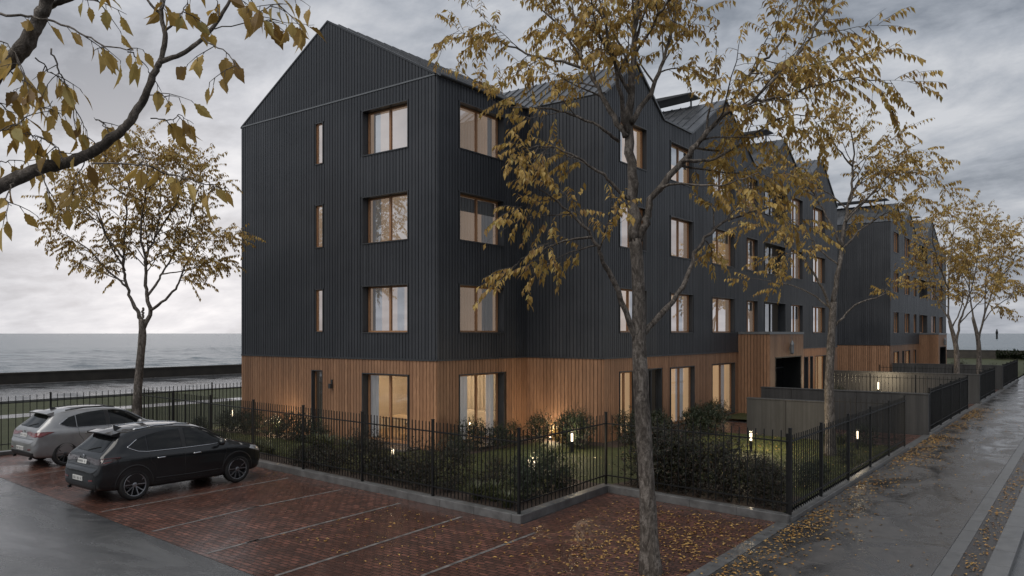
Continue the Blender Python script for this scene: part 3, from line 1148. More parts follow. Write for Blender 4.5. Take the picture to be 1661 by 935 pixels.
clad('metal_cladding', frCN, 0, 13.5, 0, ZE, [], DM, parent=BC, seed=35, **DARK)
ridge_screen(BC, -20.5, -12.0, YC + 2.1, 13.1, .36)
ridge_screen(BC, -19, -12.4, YC + 17.4, 13.7, .36)
porch(BC, XC, -10.1, YC + 11.2, YC + 15.6, 3.6, (.8, 3.9, 2.6))
# ------------------------------------------------------------------ the lit corner room
g = MB()
x0, x1, y0, y1, z0, z1 = -21.2, XA - .31, YG + .31, 22.0, .14, 2.62
g.quad((x0, y1, z0), (x1, y1, z0), (x1, y1, z1), (x0, y1, z1))
g.quad((x0, y0, z0), (x0, y1, z0), (x0, y1, z1), (x0, y0, z1))
g.quad((x0, y0, z1), (x0, y1, z1), (x1, y1, z1), (x1, y0, z1))
g.quad((x0, y0, z0), (x1, y0, z0), (x1, y1, z0), (x0, y1, z0), 1)
for (a, b) in ((x0, gx0 + XA - WA), (gx1 + XA - WA, x1)):
    g.quad((a, y0, z0), (b, y0, z0), (b, y0, z1), (a, y0, z1))
for (a, b) in ((y0, YG + ex0), (YG + ex1, y1)):
    g.quad((x1, a, z0), (x1, b, z0), (x1, b, z1), (x1, a, z1))
M['plaster'] = simple('warm_plaster', (0.62, 0.54, 0.45), 0.8, 0, 0.06, 2)
M['oakfloor'] = simple('oak_floor', (0.38, 0.26, 0.17), 0.4, 0, 0.2, 3)
g.build('interior', [M['plaster'], M['oakfloor']], BL)
M['linen'] = simple('pale_linen', (0.62, 0.57, 0.50), 0.85, 0, 0.1, 8)
M['oak'] = simple('pale_oak', (0.50, 0.38, 0.26), 0.45, 0, 0.15, 6)
M['white'] = simple('white_lacquer', (0.7, 0.7, 0.68), 0.3, 0, 0.04, 4)
g = MB()
fi = Fr((x0, y1 - .12), (1, 0), (0, -1))
wavy(g, fi, 2.2, 4.8, z0, z1 - .05, .0, .05, seed=5)
g.build('drapes', M['linen'], BL, smooth=True)


def lamp(parent, loc, energy, color=(1.0, .78, .52), radius=.05):
    d = bpy.data.lights.new('lamp_light', 'POINT')
    d.energy = energy
    d.color = color
    d.shadow_soft_size = radius
    o = bpy.data.objects.new('lamp_light', d)
    COL.objects.link(o)
    if parent is not None:
        o.parent = parent
        o.location = Vector(loc) - WL.get(parent, Vector((0, 0, 0)))
    else:
        o.location = loc
    return o


def emit(name, color, e):
    m = NT(name)
    m.set(color=(0.8, 0.8, 0.8), emit=color, emits=e)
    return m.mat


M['glow'] = emit('lamp_glow', (1.0, 0.80, 0.54), 3.6)
M['glow_soft'] = emit('ceiling_lamp_glow', (1.0, 0.78, 0.52), 5.0)
for (lx_, ly_) in ((-18.6, 19.8),):
    t = thing('ceiling_lamp', 'round warm ceiling lamp in the lit ground floor corner room', 'lamp', (lx_, ly_, 2.5))
    g = MB()
    g.lathe([(.0, 2.5), (.2, 2.5), (.22, 2.52), (.22, 2.57), (0, 2.57)], (lx_, ly_, 0), seg=20)
    g.build('diffuser', M['glow_soft'], t)
    g = MB()
    g.lathe([(.235, 2.56), (.235, 2.615), (0, 2.615)], (lx_, ly_, 0), seg=20)
    g.build('mount', M['white'], t)
    lamp(t, (lx_, ly_, 2.3), 85, radius=.15)
t = thing('dining_table', 'pale oak dining table standing behind the gable patio door', 'table', (-18.4, 18.6, .14))
g = MB()
g.box(-19.3, -17.5, 18.2, 19.05, .83, .88)
g.build('tabletop', M['oak'], t, bevel=.01)
for (a, b) in ((-19.2, 18.3), (-17.6, 18.3), (-19.2, 18.95), (-17.6, 18.95)):
    g = MB()
    g.tube([(a, b, .14), (a, b, .83)], [.025, .035], 8)
    g.build('leg', M['oak'], t)
for i, (cx, cy, s) in enumerate(((-18.9, 19.3, -1), (-18.0, 19.3, -1))):
    t = thing('dining_chair', 'pale dining chair drawn up to the table behind the gable patio door', 'chair', (cx, cy, .14), group='chairs round the dining table')
    g = MB()
    g.box(cx - .21, cx + .21, cy - .2, cy + .2, .57, .61)
    g.build('seat', M['linen'], t, bevel=.015)
    g = MB()
    yb_ = cy - s * .2
    g.box(cx - .2, cx + .2, yb_ - .02, yb_ + .02, .72, 1.02)
    g.build('backrest', M['linen'], t, bevel=.015)
    for (a, b) in ((-.18, -.17), (.18, -.17), (-.18, .17), (.18, .17)):
        g = MB()
        g.tube([(cx + a, cy + b, .14), (cx + a * .95, cy + b * .95, .57)], [.014, .02], 6)
        g.build('leg', M['oak'], t)
t = thing('sofa', 'pale linen sofa standing behind the patio door on the street side', 'sofa', (-17.6, 20.9, .14))
g = MB()
g.box(-18.6, -16.75, 20.75, 21.6, .25, .55)
g.build('seat', M['linen'], t, bevel=.06)
g = MB()
g.box(-18.6, -16.75, 21.45, 21.75, .5, .92)
g.build('backrest', M['linen'], t, bevel=.08)
for a in (-18.78, -16.72):
    g = MB()
    g.box(a, a + .17, 20.75, 21.7, .2, .72)
    g.build('armrest', M['linen'], t, bevel=.05)

# ------------------------------------------------------------------ railings and garden walls


def railing(label, a, b, z0, top, gap, bays, group=None, thick=.017, name='railing', post_w=.05, low=.38, drop=.21, end=True):
    a, b = Vector((*a, 0)), Vector((*b, 0))
    d = (b - a).normalized()
    n = Vector((-d.y, d.x, 0))
    L = (b - a).length
    t = thing(name, label, 'fence', (a.x, a.y, z0), group=group)

    def up(g, c, w, za, zb, w2=None):
        e, f_ = d * (w / 2), n * ((w2 or w) / 2)
        g.hexa([c - e - f_ + Vector((0, 0, za)), c + e - f_ + Vector((0, 0, za)), c + e + f_ + Vector((0, 0, za)), c - e + f_ + Vector((0, 0, za)),
                c - e - f_ + Vector((0, 0, zb)), c + e - f_ + Vector((0, 0, zb)), c + e + f_ + Vector((0, 0, zb)), c - e + f_ + Vector((0, 0, zb))])
    step = L / bays
    rr = random.Random(int(L * 100))
    for i in range(bays + (1 if end else 0)):
        g = MB()
        c = a + d * (step * i)
        up(g, c, post_w, z0, top + .045)
        up(g, c, post_w + .012, top + .046, top + .058)
        g.build('post', M['iron'], t)
    for i in range(bays):
        g = MB()
        c0 = step * i
        k = max(1, round(step / gap))
        for j in range(1, k):
            tl = Vector((rr.uniform(-.003, .003), rr.uniform(-.003, .003), 0))
            up(g, a + d * (c0 + step * j / k) + tl, thick, z0 + .05, top + rr.uniform(-.004, .004))
        g.build('bar_panel', M['iron'], t)
        for z in (z0 + low - .17, top - drop):
            g = MB()
            p, q = a + d * (c0 + post_w / 2 + .001), a + d * (c0 + step - post_w / 2 - .001)
            f_ = n * .022
            zz = Vector((0, 0, z))
            hh = Vector((0, 0, .012))
            g.hexa([p - f_ + zz - hh, q - f_ + zz - hh, q + f_ + zz - hh, p + f_ + zz - hh,
                    p - f_ + zz + hh, q - f_ + zz + hh, q + f_ + zz + hh, p + f_ + zz + hh])
            g.build('rail', M['iron'], t)
    return t


railing('long black railing with close upright bars along the kerb in front of the gable end', (F0[0] + .1, F0[1]), F1, .17, 1.78, .112, 7)
railing('short black railing returning from the kerb corner towards the building beside the tree pocket', F1, F2, .172, 1.80, .15, 1, end=False)
railing('black railing with wide set bars in front of the big bronze green hedge', F2, F3, .174, 1.80, .175, 1)
railing('black railing along the pavement nearest the camera, rising from the corner post', (F3[0] - .07, F3[1] + .07), (-4.8, 27.0), .10, 1.68, .145, 5, drop=.12)
railing('thin barred black railing at the left edge of the car park before the coast road', (-26.4, -6), (-26.4, F0[1] - .06), .12, 1.78, .20, 7, thick=.017, post_w=.045)
railing('black railing running on past the corner shrubs to the left of the gable end', (-26.46, F0[1] + .06), (-26.46, 30), .10, 1.80, .15, 6, thick=.018, post_w=.04)
railing('second black railing along the pavement beyond the first entrance gap', (-4.8, 31.62), (-4.8, 42.2), .10, 1.66, .10, 4, drop=.12, post_w=.07)
railing('third black railing along the pavement beyond the second entrance gap', (-4.8, 47.2), (-4.8, 54.6), .10, 1.64, .10, 3, drop=.12, post_w=.07)
railing('farthest black railing along the pavement leading to the dark hedge', (-4.8, 60.0), (-4.8, 72), .10, 1.64, .10, 4, drop=.12, post_w=.07)
railing('low black railing closing the first lawn in line with its concrete wall', (-7.1, 27.1), (-4.95, 27.1), .10, 1.55, .17, 1, drop=.12, end=False)
railing('black railing crossing the second garden in front of the lamp lit wall', (-11.2, 42.36), (-4.95, 42.36), .10, 1.6, .17, 3, drop=.12, end=False)
railing('black railing crossing the third garden under the far street trees', (-11.2, 54.76), (-4.95, 54.76), .10, 1.6, .2, 3, drop=.12, end=False)


def garden_wall(label, x0, x1, y, h, t=.2, z0=0):
    g = MB()
    n = max(1, round((x1 - x0) / 1.2))
    for i in range(n):
        a, b = x0 + (x1 - x0) * i / n, x0 + (x1 - x0) * (i + 1) / n
        g.box(a + .003, b - .003, y - t / 2, y + t / 2, z0, h)
    g.box(x0 - .01, x1 + .01, y - t / 2 - .015, y + t / 2 + .015, h + .001, h + .05)
    o = g.build('garden_wall', M['concrete'], bevel=.008)
    return tag(o, label, 'wall')


garden_wall('low grey concrete wall at the back of the lamp lit lawn below the timber porch', -9.9, -7.15, 27.1, 1.36)
garden_wall('grey concrete wall ending in a bare end face at the start of the second pavement railing', -10.9, -4.78, 31.45, 1.46)
garden_wall('grey concrete wall glowing in the light of the bollard in the second garden', -12.4, -4.78, 47.05, 1.5)
garden_wall('grey concrete wall below the timber base of the farther block', -11.4, -4.78, 59.85, 1.55)

# ------------------------------------------------------------------ bollard lamps


def bollard(label, p, h=.62, e=14, r=.042):
    x, y, z = p
    t = thing('bollard_light', label, 'lamp', (x, y, z), group='garden bollard lights')
    g = MB()
    g.lathe([(r * 1.3, z), (r * 1.3, z + .02), (r, z + .025), (r, z + h * .55), (0, z + h * .55)], (x, y, 0), seg=14)
    g.build('post', M['iron'], t)
    g = MB()
    g.lathe([(r * .75, z + h * .55), (r * .8, z + h * .93)], (x, y, 0), seg=14)
    g.build('diffuser', M['glow'], t, smooth=True)
    g = MB()
    g.lathe([(0, z + h * .93), (r * 1.1, z + h * .93), (r * 1.1, z + h), (0, z + h)], (x, y, 0), seg=14)
    g.build('cap', M['iron'], t)
    for k in range(2):
        g = MB()
        a = k * math.pi + .6
        g.tube([(x + r * math.cos(a), y + r * math.sin(a), z + h * .54), (x + r * math.cos(a), y + r * math.sin(a), z + h * .94)], .007, 6)
        g.build('strut', M['iron'], t)
    # the light spills out round the diffuser
    lamp(t, (x, y, z + h + .12), e, (1.0, .80, .52), .06)
    return t


def lamp_at(px, py, zc):        # ground position of a lamp whose glowing head (height zc) shows at this pixel
    q = ground(px, py, zc)
    return (q.x, q.y, .10)


bollard('bright bollard light among the shrubs inside the railing corner, nearest the camera', lamp_at(866, 751, .62), e=30)
bollard('bollard light by the timber wall behind the middle of the corner garden', lamp_at(928, 709, .57), e=34)
bollard('bollard light on the lawn beyond the bronze hedge, below the entrance porch', lamp_at(1218, 708, .57), e=120)
bollard('bollard light on the grass below the big gable patio door', lamp_at(637, 735, .33), h=.36, e=30)
bollard('bollard light beside the left corner of the gable end, above the dark car', lamp_at(378, 668, .62), e=40)
bollard('small bollard light behind the pavement railing near the hedge', lamp_at(1391, 705, .57), e=9)
bollard('far bollard light in front of the concrete wall in the second garden', (-9.4, 45.6, .10), h=1.0, e=135)
t = thing('ground_spotlight', 'small ground spotlight washing the timber at the left of the gable', 'lamp', (-22.9, 16.75, .11))
g = MB()
g.lathe([(0, .11), (.07, .11), (.07, .19), (.055, .20), (0, .2)], (-22.9, 16.75, 0), seg=12)
g.build('body', M['iron'], t)
g = MB()
g.lathe([(0, .203), (.05, .203)], (-22.9, 16.75, 0), seg=12)
g.build('lens', M['glow'], t)
lamp(t, (-22.9, 16.6, .5), 42, (1.0, .78, .5), .04)
t = thing('ground_spotlight', 'small ground spotlight washing the timber behind the dry grasses', 'lamp', (-14.6, 21.5, .11))
g = MB()
g.lathe([(0, .11), (.07, .11), (.07, .19), (.055, .20), (0, .2)], (-14.6, 21.5, 0), seg=12)
g.build('body', M['iron'], t)
g = MB()
g.lathe([(0, .203), (.05, .203)], (-14.6, 21.5, 0), seg=12)
g.build('lens', M['glow'], t)
lamp(t, (-14.5, 21.3, .45), 48, (1.0, .78, .5), .04)

# ------------------------------------------------------------------ plants


def leaf_quads(g_v, g_f, p, d, up, L, w, fold=.25):
    """one leaf: two triangles pairs folded along the midrib"""
    d = d.normalized()
    s = d.cross(up)
    s = s.normalized() if s.length > 1e-4 else d.orthogonal().normalized()
    n = s.cross(d)
    b = len(g_v)
    m_ = p + d * (L * .42)
    tip = p + d * L - n * (L * .12)
    g_v += [tuple(p), tuple(m_ + s * w + n * (w * fold)), tuple(tip), tuple(m_ - s * w + n * (w * fold)), tuple(p + d * (L * .5))]
    g_f += [(b, b + 4, b + 1), (b + 4, b + 2, b + 1), (b, b + 3, b + 4), (b + 4, b + 3, b + 2)]


def mesh_of(name, v, f, mat, parent=None, local=True, smooth=False):
    g = MB()
    g.v, g.f, g.m = v, f, [0] * len(f)
    return g.build(name, mat, parent, local=local, smooth=smooth)


def proto_shrub(seed, n, rx, rz, L, mat, spiky=.5):
    r = random.Random(seed)
    v, f = [], []
    lobes = [(Vector((r.uniform(-.45, .45) * rx, r.uniform(-.45, .45) * rx, rz * r.uniform(.35, .62))), r.uniform(.45, .68)) for _ in range(7)]
    sh = []
    for _ in range(int(n / 5)):
        c, q = r.choice(lobes)
        dr = Vector((r.gauss(0, 1), r.gauss(0, 1), r.gauss(.25, .9))).normalized()
        p = c + Vector((dr.x * rx, dr.y * rx, dr.z * rz)) * (q * r.uniform(.55, 1.12))
        if p.z < .03:
            p.z = r.uniform(.03, .2)
        ax = (dr + Vector((0, 0, spiky)) + Vector((r.uniform(-.5, .5), r.uniform(-.5, .5), r.uniform(-.2, .4)))).normalized()
        sh.append((p, ax))
    for p, ax in sh:
        tl = L * r.uniform(1.2, 2.4)
        for k in range(5):
            a = r.uniform(0, 6.28)
            o = ax.orthogonal().normalized()
            sd = (o * math.cos(a) + ax.cross(o) * math.sin(a))
            q = p + ax * (tl * k / 5)
            leaf_quads(v, f, q, (sd + ax * r.uniform(.3, 1.0)), ax, L * r.uniform(.7, 1.25), L * r.uniform(.16, .26))
    t = thing('shrub', '', 'shrub')
    mesh_of('foliage', v, f, mat, t)
    g = MB()
    for k in range(7):
        a = k * .9
        g.tube([(0.04 * math.cos(a), .04 * math.sin(a), 0), (rx * .3 * math.cos(a), rx * .3 * math.sin(a), rz * .4), (rx * .6 * math.cos(a), rx * .6 * math.sin(a), rz * .8)], [.014, .01, .004], 5)
    g.build('stem', M['bark'], t, local=True)
    return t


def proto_blades(seed, n, h, spread, w, mat, name, droop=.6):
    r = random.Random(seed)
    v, f = [], []
    for _ in range(n):
        a = r.uniform(0, 6.28)
        o = Vector((math.cos(a), math.sin(a), 0))
        s = Vector((-o.y, o.x, 0))
        p0 = o * r.uniform(0, .12)
        hh = h * r.uniform(.55, 1.1)
        sp = spread * r.uniform(.3, 1.1)
        ww = w * r.uniform(.7, 1.2)
        b = len(v)
        pts = []
        for t_ in (0, .35, .7, 1.0):
            q = p0 + o * (sp * t_ ** 1.6) + Vector((0, 0, hh * (t_ - droop * t_ ** 3 * .7)))
            pts.append(q)
            k = ww * (1 - t_ ** 2 * .95)
            v += [tuple(q - s * k), tuple(q + s * k)]
        for i in range(3):
            f.append((b + 2 * i, b + 2 * i + 1, b + 2 * i + 3, b + 2 * i + 2))
    t = thing(name, '', 'plant')
    mesh_of('foliage', v, f, mat, t)
    return t


LS = 1
PR = {
    'round': proto_shrub(1, 2600, .62, .9, .062, M['shrub']),
    'round2': proto_shrub(2, 2600, .62, .9, .070, M['shrub'], .9),
    'hedge': proto_shrub(3, 4200, .72, 1.25, .060, M['redshrub'], .7),
    'hedge2': proto_shrub(4, 4200, .72, 1.2, .060, M['redshrub'], .4),
    'low': proto_shrub(5, 2000, .62, .5, .055, M['redshrub'], .5),
    'strap': proto_blades(6, 110, .75, .55, .016, M['strap'], 'strap_plant', .75),
    'grass': proto_blades(7, 120, 1.15, .45, .006, M['drygrass'], 'ornamental_grass', .5),
}
used = set()


def plant(kind, x, y, s, label, group, sz=1.0, z=.105):
    p = PR[kind]
    o = p if kind not in used else copy_tree(p)
    used.add(kind)
    o.location = (x, y, z)
    o.rotation_euler = (0, 0, rng.uniform(0, 6.28))
    o.scale = (s, s, s * sz)
    o['label'] = label
    o['group'] = group
    return o


def row(kinds, pts, label, group, jit=.12, sz=1.0):
    for i, (x, y, s) in enumerate(pts):
        plant(kinds[i % len(kinds)], x + rng.uniform(-jit, jit), y + rng.uniform(-jit, jit), s * rng.uniform(.92, 1.1), label, group, sz * rng.uniform(.92, 1.08))


row(('round', 'round2'), [(-25.6, 16.4, .8), (-24.6, 16.6, .95), (-23.6, 16.5, .85), (-22.4, 16.35, .8), (-21.5, 16.5, .95), (-20.6, 16.3, .85), (-25.3, 15.2, .7)],
    'dark green shrub in the bed below the timber at the left of the gable end', 'shrubs below the gable wall', sz=.95)
row(('round2', 'round'), [(-19.9, 16.2, .6), (-24.6, 14.2, .5), (-23.2, 14.0, .55), (-21.8, 13.85, .5)], 'small dark green shrub on the lawn edge behind the front railing', 'small shrubs near the front railing')
row(('strap',), [(-19.5, 15.75, 1.0), (-18.9, 15.5, 1.1), (-18.4, 15.85, .9), (-17.9, 15.5, .85), (-17.8, 16.2, .8)], 'clump of arching strap leaves left of the bollard light by the patio door', 'strap leaved plants by the patio door')
row(('strap',), [(-20.2, 14.2, .8), (-19.4, 13.9, .75), (-18.5, 14.1, .8)], 'pale clump of strap leaves low behind the middle of the front railing', 'pale strap leaved plants behind the front railing')
row(('low', 'low', 'hedge2'), [(-16.9, 13.5, .95), (-15.9, 13.4, 1.0), (-15.0, 13.6, .85), (-14.1, 13.25, .95), (-13.2, 13.3, 1.0), (-12.4, 13.2, .85), (-11.6, 13.2, .7), (-16.5, 14.2, .75), (-15.5, 14.25, .7), (-14.4, 14.15, .8), (-13.3, 14.1, .75), (-12.3, 14.0, .75), (-11.3, 13.9, .65), (-17.8, 13.5, .75), (-10.8, 13.6, .6)],
    'low dark bronze shrub in the bed behind the right half of the front railing', 'low shrubs behind the front railing', sz=1.0)
row(('round', 'round2'), [(-15.2, 17.9, .85), (-14.9, 18.9, .8), (-14.7, 19.8, .75), (-14.5, 20.7, .85), (-14.9, 16.9, .75), (-14.3, 16.2, .6)],
    'dark green shrub in the bed by the patio door round the corner', 'shrubs round the building corner')
row(('strap',), [(-10.2, 12.95, .9), (-9.7, 12.75, .8), (-10.8, 12.9, .85)], 'clump of strap leaves just inside the kerb corner post', 'strap leaved plants in the kerb corner')
row(('round2', 'round', 'low'), [(-9.75, 13.5, .8), (-9.8, 14.3, .85), (-9.85, 15.1, .9), (-10.7, 14.6, .75), (-10.8, 15.6, .8)], 'dark leafy shrub behind the short railing by the bright bollard', 'shrubs behind the short railing')
row(('round2', 'round'), [(-13.3, 20.9, 1.05), (-12.7, 20.4, .95)], 'tall dark shrub against the timber in the inner corner', 'shrubs in the inner corner', sz=1.1)
row(('grass',), [(-14.3, 21.4, 1.15), (-13.75, 21.6, 1.0), (-13.9, 21.1, .9)], 'tuft of dry feathery grass against the glowing timber wall', 'dry grasses by the timber wall')
row(('hedge', 'hedge2', 'hedge'), [(-8.5, 16.4, 1.0), (-7.8, 16.35, 1.0), (-7.1, 16.3, .95), (-6.4, 16.2, .86), (-5.8, 16.1, .76), (-5.35, 16.0, .66), (-8.4, 17.1, 1.0), (-7.6, 17.1, .95), (-6.8, 17.0, .82), (-6.1, 16.9, .72), (-5.5, 16.8, .62)],
    'big bronze green hedge shrub behind the wide barred railing', 'hedge behind the wide barred railing', sz=1.0)
row(('round', 'round2'), [(-5.45, 18.4, .6), (-5.4, 19.4, .5), (-5.4, 22.6, .5)], 'dark shrub behind the nearest pavement railing', 'shrubs along the nearest pavement railing')
row(('round', 'round2'), [(-11.9, 22.3, .95), (-11.6, 23.4, .95), (-11.9, 24.4, .9)], 'dark green shrub below the first street side windows', 'shrubs below the first street windows')
row(('round2', 'round'), [(-11.2, 25.3, 1.0), (-10.7, 26.0, 1.05), (-11.5, 26.3, .95), (-12.0, 28.2, .95), (-12.1, 29.6, 1.0)], 'dark shrub at the left end of the low concrete wall', 'shrubs at the end of the low wall')
row(('strap', 'round'), [(-6.4, 26.3, .9), (-5.7, 26.4, .7), (-7.0, 26.5, .7)], 'pale clump at the foot of the second street tree', 'plants at the foot of the second street tree')
row(('round', 'low'), [(-11.2, 44.0, .7), (-10.2, 44.6, .6), (-9.0, 44.2, .6), (-7.8, 44.5, .55), (-6.6, 44.3, .6), (-10.8, 41.4, .6), (-9.3, 41.5, .6), (-7.6, 41.3, .6)],
    'low plant in the second garden around the far bollard light', 'plants in the second garden')
row(('hedge', 'round'), [(-10.2, 61.2, 1.0), (-9.0, 61.0, .95), (-7.8, 61.3, 1.0), (-6.6, 61.1, .9), (-5.6, 61.4, .95), (-9.6, 64, 1.0), (-8.0, 64.2, 1.1), (-6.2, 64, 1.0)],
    'dark shrub behind the farthest concrete wall', 'shrubs behind the farthest wall')

# dark clipped hedge closing the far end of the pavement
r = random.Random(44)
v, f = [], []
for _ in range(5200):
    p = Vector((r.uniform(-5.0, 3.0), r.choice([r.uniform(82, 82.25), r.uniform(82, 84)]), r.uniform(.05, 1.85)))
    leaf_quads(v, f, p, Vector((r.uniform(-1, 1), r.uniform(-1.4, .3), r.uniform(-.2, 1.2))), Vector((0, 0, 1)), .16, .05)
t = thing('hedge', 'dark clipped hedge across the far end of the pavement at the right edge', 'hedge', (-1, 83, 0))
mesh_of('foliage', [(a + 1, b - 83, c) for a, b, c in v], f, M['shrub'], t)
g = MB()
g.box(-4.85, 2.85, 82.3, 83.8, 0, 1.7)  # one solid dark box fills the hedge, no separate stems
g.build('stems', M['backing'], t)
r = random.Random(45)
v, f = [], []
for _ in range(4200):
    p = Vector((r.uniform(-11, 8), r.uniform(126.6, 128), r.uniform(.05, .9) * (1 + .4 * math.sin(_))))
    leaf_quads(v, f, p, Vector((r.uniform(-1, 1), r.uniform(-1, .3), r.uniform(0, 1.2))), Vector((0, 0, 1)), .45, .1)
t = thing('shrub_belt', 'low dark belt of seaside scrub in front of the far sea wall', 'shrubs')
stuff(mesh_of('foliage', v, f, M['shrub'], t))
t['kind'] = 'stuff'

# grass blades on the lit lawns
r = random.Random(9)
v, f = [], []


def inside(x, y, poly):
    c = False
    n = len(poly)
    for i in range(n):
        (x1_, y1_), (x2_, y2_) = poly[i], poly[(i + 1) % n]
        if (y1_ > y) != (y2_ > y) and x < (x2_ - x1_) * (y - y1_) / (y2_ - y1_) + x1_:
            c = not c
    return c


zones = [([(-26, 14.6), (-14, 13.4), (-10.8, 14.4), (-10.4, 16.2), (-12.2, 20), (-14.6, 21), (-14.6, 16.4), (-26, 16.1)], 9000),
         ([(-11.6, 21.2), (-9, 17.4), (-5.2, 17.6), (-5.0, 26.8), (-10.6, 26.8)], 9000)]
for poly, n in zones:
    xs_ = [q[0] for q in poly]
    ys_ = [q[1] for q in poly]
    k = 0
    while k < n:
        x, y = r.uniform(min(xs_), max(xs_)), r.uniform(min(ys_), max(ys_))
        k += 1
        if not inside(x, y, poly):
            continue
        for _ in range(3):
            a = r.uniform(0, 6.28)
            h = r.uniform(.03, .075)
            x2, y2 = x + r.uniform(-.04, .04), y + r.uniform(-.04, .04)
            b = len(v)
            ox, oy = .006 * math.cos(a), .006 * math.sin(a)
            lx_, ly_ = r.uniform(-.03, .03), r.uniform(-.03, .03)
            v += [(x2 - ox, y2 - oy, .10), (x2 + ox, y2 + oy, .10), (x2 + lx_, y2 + ly_, .10 + h)]
            f.append((b, b + 1, b + 2))
stuff(mesh_of('grass', v, f, M['blade']), 'short green lawn grass growing between the planting beds', 'grass')
# ------------------------------------------------------------------ parked cars
def paint(name, c0, flake=0.0, metal=0.4, rough=0.28):
    m = NT(name)
    f = m.noise(m.coord(), 3, 4, 0.6)
    drops = m.noise(m.coord(), 85, 2, 0.5)
    m.set(color=m.ramp(f, [(0.3, tuple(q * .88 for q in c0)), (0.7, tuple(q * 1.12 for q in c0))]), metal=metal, rough=m.ramp(f, [(0.3, rough), (0.7, rough * 1.3)]), coat=1.0, coat_rough=0.06)
    m.bump(m.ramp(drops, [(0.55, 0.0), (0.68, 1.0)]), 0.05, 0.002)
    return m.mat


M['paint_dark'] = paint('anthracite_car_paint', (0.008, 0.009, 0.0105), metal=0.0, rough=.4)
M['paint_dark'].node_tree.nodes['Principled BSDF'].inputs['Specular IOR Level'].default_value = .12
M['paint_silver'] = paint('silver_car_paint', (0.29, 0.293, 0.298), metal=.5, rough=.34)
m = NT('car_glass')
f = m.noise(m.coord((1, 1, 2.0)), 4.5, 4, .6)
m.set(color=m.ramp(f, [(.4, (.004, .0045, .005)), (.7, (.012, .013, .012))]), rough=.02, spec=.38)
M['carglass'] = m.mat
M['rubber'] = simple('tyre_rubber', (.013, .013, .013), .7, 0, .2, 12)
M['trim'] = simple('black_plastic_trim', (.016, .016, .017), .45, 0, .2, 9)
M['chrome'] = simple('bright_trim', (.62, .63, .65), .16, 1.0, .03, 5)
M['alloy'] = simple('machined_alloy', (.30, .31, .33), .28, .9, .08, 8)
M['alloy_dark'] = simple('dark_wheel_barrel', (.03, .03, .032), .4, .5, .1, 8)
m = NT('tail_lamp_lens')
f = m.noise(m.coord((1, 1, 9)), 3.0, 2)
m.set(color=m.ramp(f, [(.35, (.055, .006, .006)), (.65, (.19, .016, .014))]), rough=.08, coat=1.0)
M['lens'] = m.mat
m = NT('smoked_lamp_lens')
m.set(color=(.03, .018, .018), rough=.06, coat=1.0)
M['smoke'] = m.mat
M['headlens'] = simple('head_lamp_lens', (.42, .43, .45), .08, .5, .3, 16)
M['alloy_grey'] = simple('grey_alloy', (.10, .10, .105), .3, .8, .08, 8)
M['plate'] = simple('number_plate_white', (.58, .58, .56), .4, 0, .05, 8)
M['plateink'] = simple('number_plate_lettering', (.06, .06, .07), .5, 0, .1, 8)

YT = [-2.15, -2.12, -2.06, -2.03, -2.0, -1.93, -1.80, -1.66, -1.56, -1.40, -1.15, -.75, -.30, .10, .42, .66, .90, 1.12, 1.26, 1.45, 1.70, 1.90, 2.04, 2.12, 2.16]
ZTOP = [.70, .755, .80, .96, 1.055, 1.12, 1.235, 1.37, 1.475, 1.535, 1.572, 1.60, 1.60, 1.575, 1.525, 1.435, 1.29, 1.135, 1.075, 1.04, .985, .93, .86, .77, .66]
ZBOT = [.40, .33, .29, .28, .27, .26, .245, .235, .23, .22, .21, .205, .205, .205, .205, .205, .205, .21, .215, .22, .23, .24, .27, .32, .40]
ZBELT = [.62, .69, .76, .89, .955, .985, 1.01, 1.03, 1.035, 1.035, 1.03, 1.02, 1.01, 1.0, .995, .99, .985, .975, .965, .95, .905, .855, .79, .71, .62]
WMID = [.66, .755, .815, .83, .843, .86, .885, .902, .908, .912, .912, .905, .90, .90, .90, .902, .906, .91, .912, .908, .885, .845, .775, .66, .50]
WREDGE = [.60, .69, .74, .735, .70, .685, .66, .64, .625, .615, .612, .612, .615, .615, .61, .615, .645, .70, .745, .755, .735, .69, .62, .52, .40]


def lerp_tab(tab, y):
    return float(np.interp(y, YT, tab))


def car_section(y):
    zt, zb, zl, wm, wr = (lerp_tab(t, y) for t in (ZTOP, ZBOT, ZBELT, WMID, WREDGE))
    cab = min(1.0, max(0.0, (zt - zl - .06) / .30))
    zr = zt - (.02 + .045 * cab)
    wb = wm - .025 - .02 * cab
    mid = (zb + zl) * .5
    pts = [(0, zb), (wm * .55, zb), (wm - .075, zb + .012), (wm - .03, zb + .10), (wm - .004, mid - .03), (wm - .012, mid + .10), (wm, zl - .085), (wb + .004, zl - .012),
           (wb - .035 * cab - .03 * (1 - cab), zl + .02 * cab + .004),
           (wb + (wr - wb) * .50 + .012 * cab, zl + (zr - zl) * .54), (wr + .012, zr - .018 * cab), (wr - .05, zr + .016 * cab), (wr * .5, zt - .008), (0, zt)]
    return pts


def car_body():
    ys = sorted(set(YT + [-1.95, -1.0, -.5, .55, .78, 1.0, 1.6, 1.8]))
    g = MB()
    n = None
    for y in ys:
        s = car_section(y)
        ring = [(x, y, z) for x, z in s] + [(-x, y, z) for x, z in reversed(s[1:-1])]
        n = len(ring)
        g.v += ring
    for i in range(len(ys) - 1):
        for k in range(n):
            k2 = (k + 1) % n
            g.f.append((i * n + k, (i + 1) * n + k, (i + 1) * n + k2, i * n + k2))
            g.m.append(0)
    g.f.append(tuple(range(n)))
    g.f.append(tuple(reversed(range((len(ys) - 1) * n, len(ys) * n))))
    g.m += [0, 0]
    return g


WHEEL_Y = (-1.30, 1.32)
WR = .345


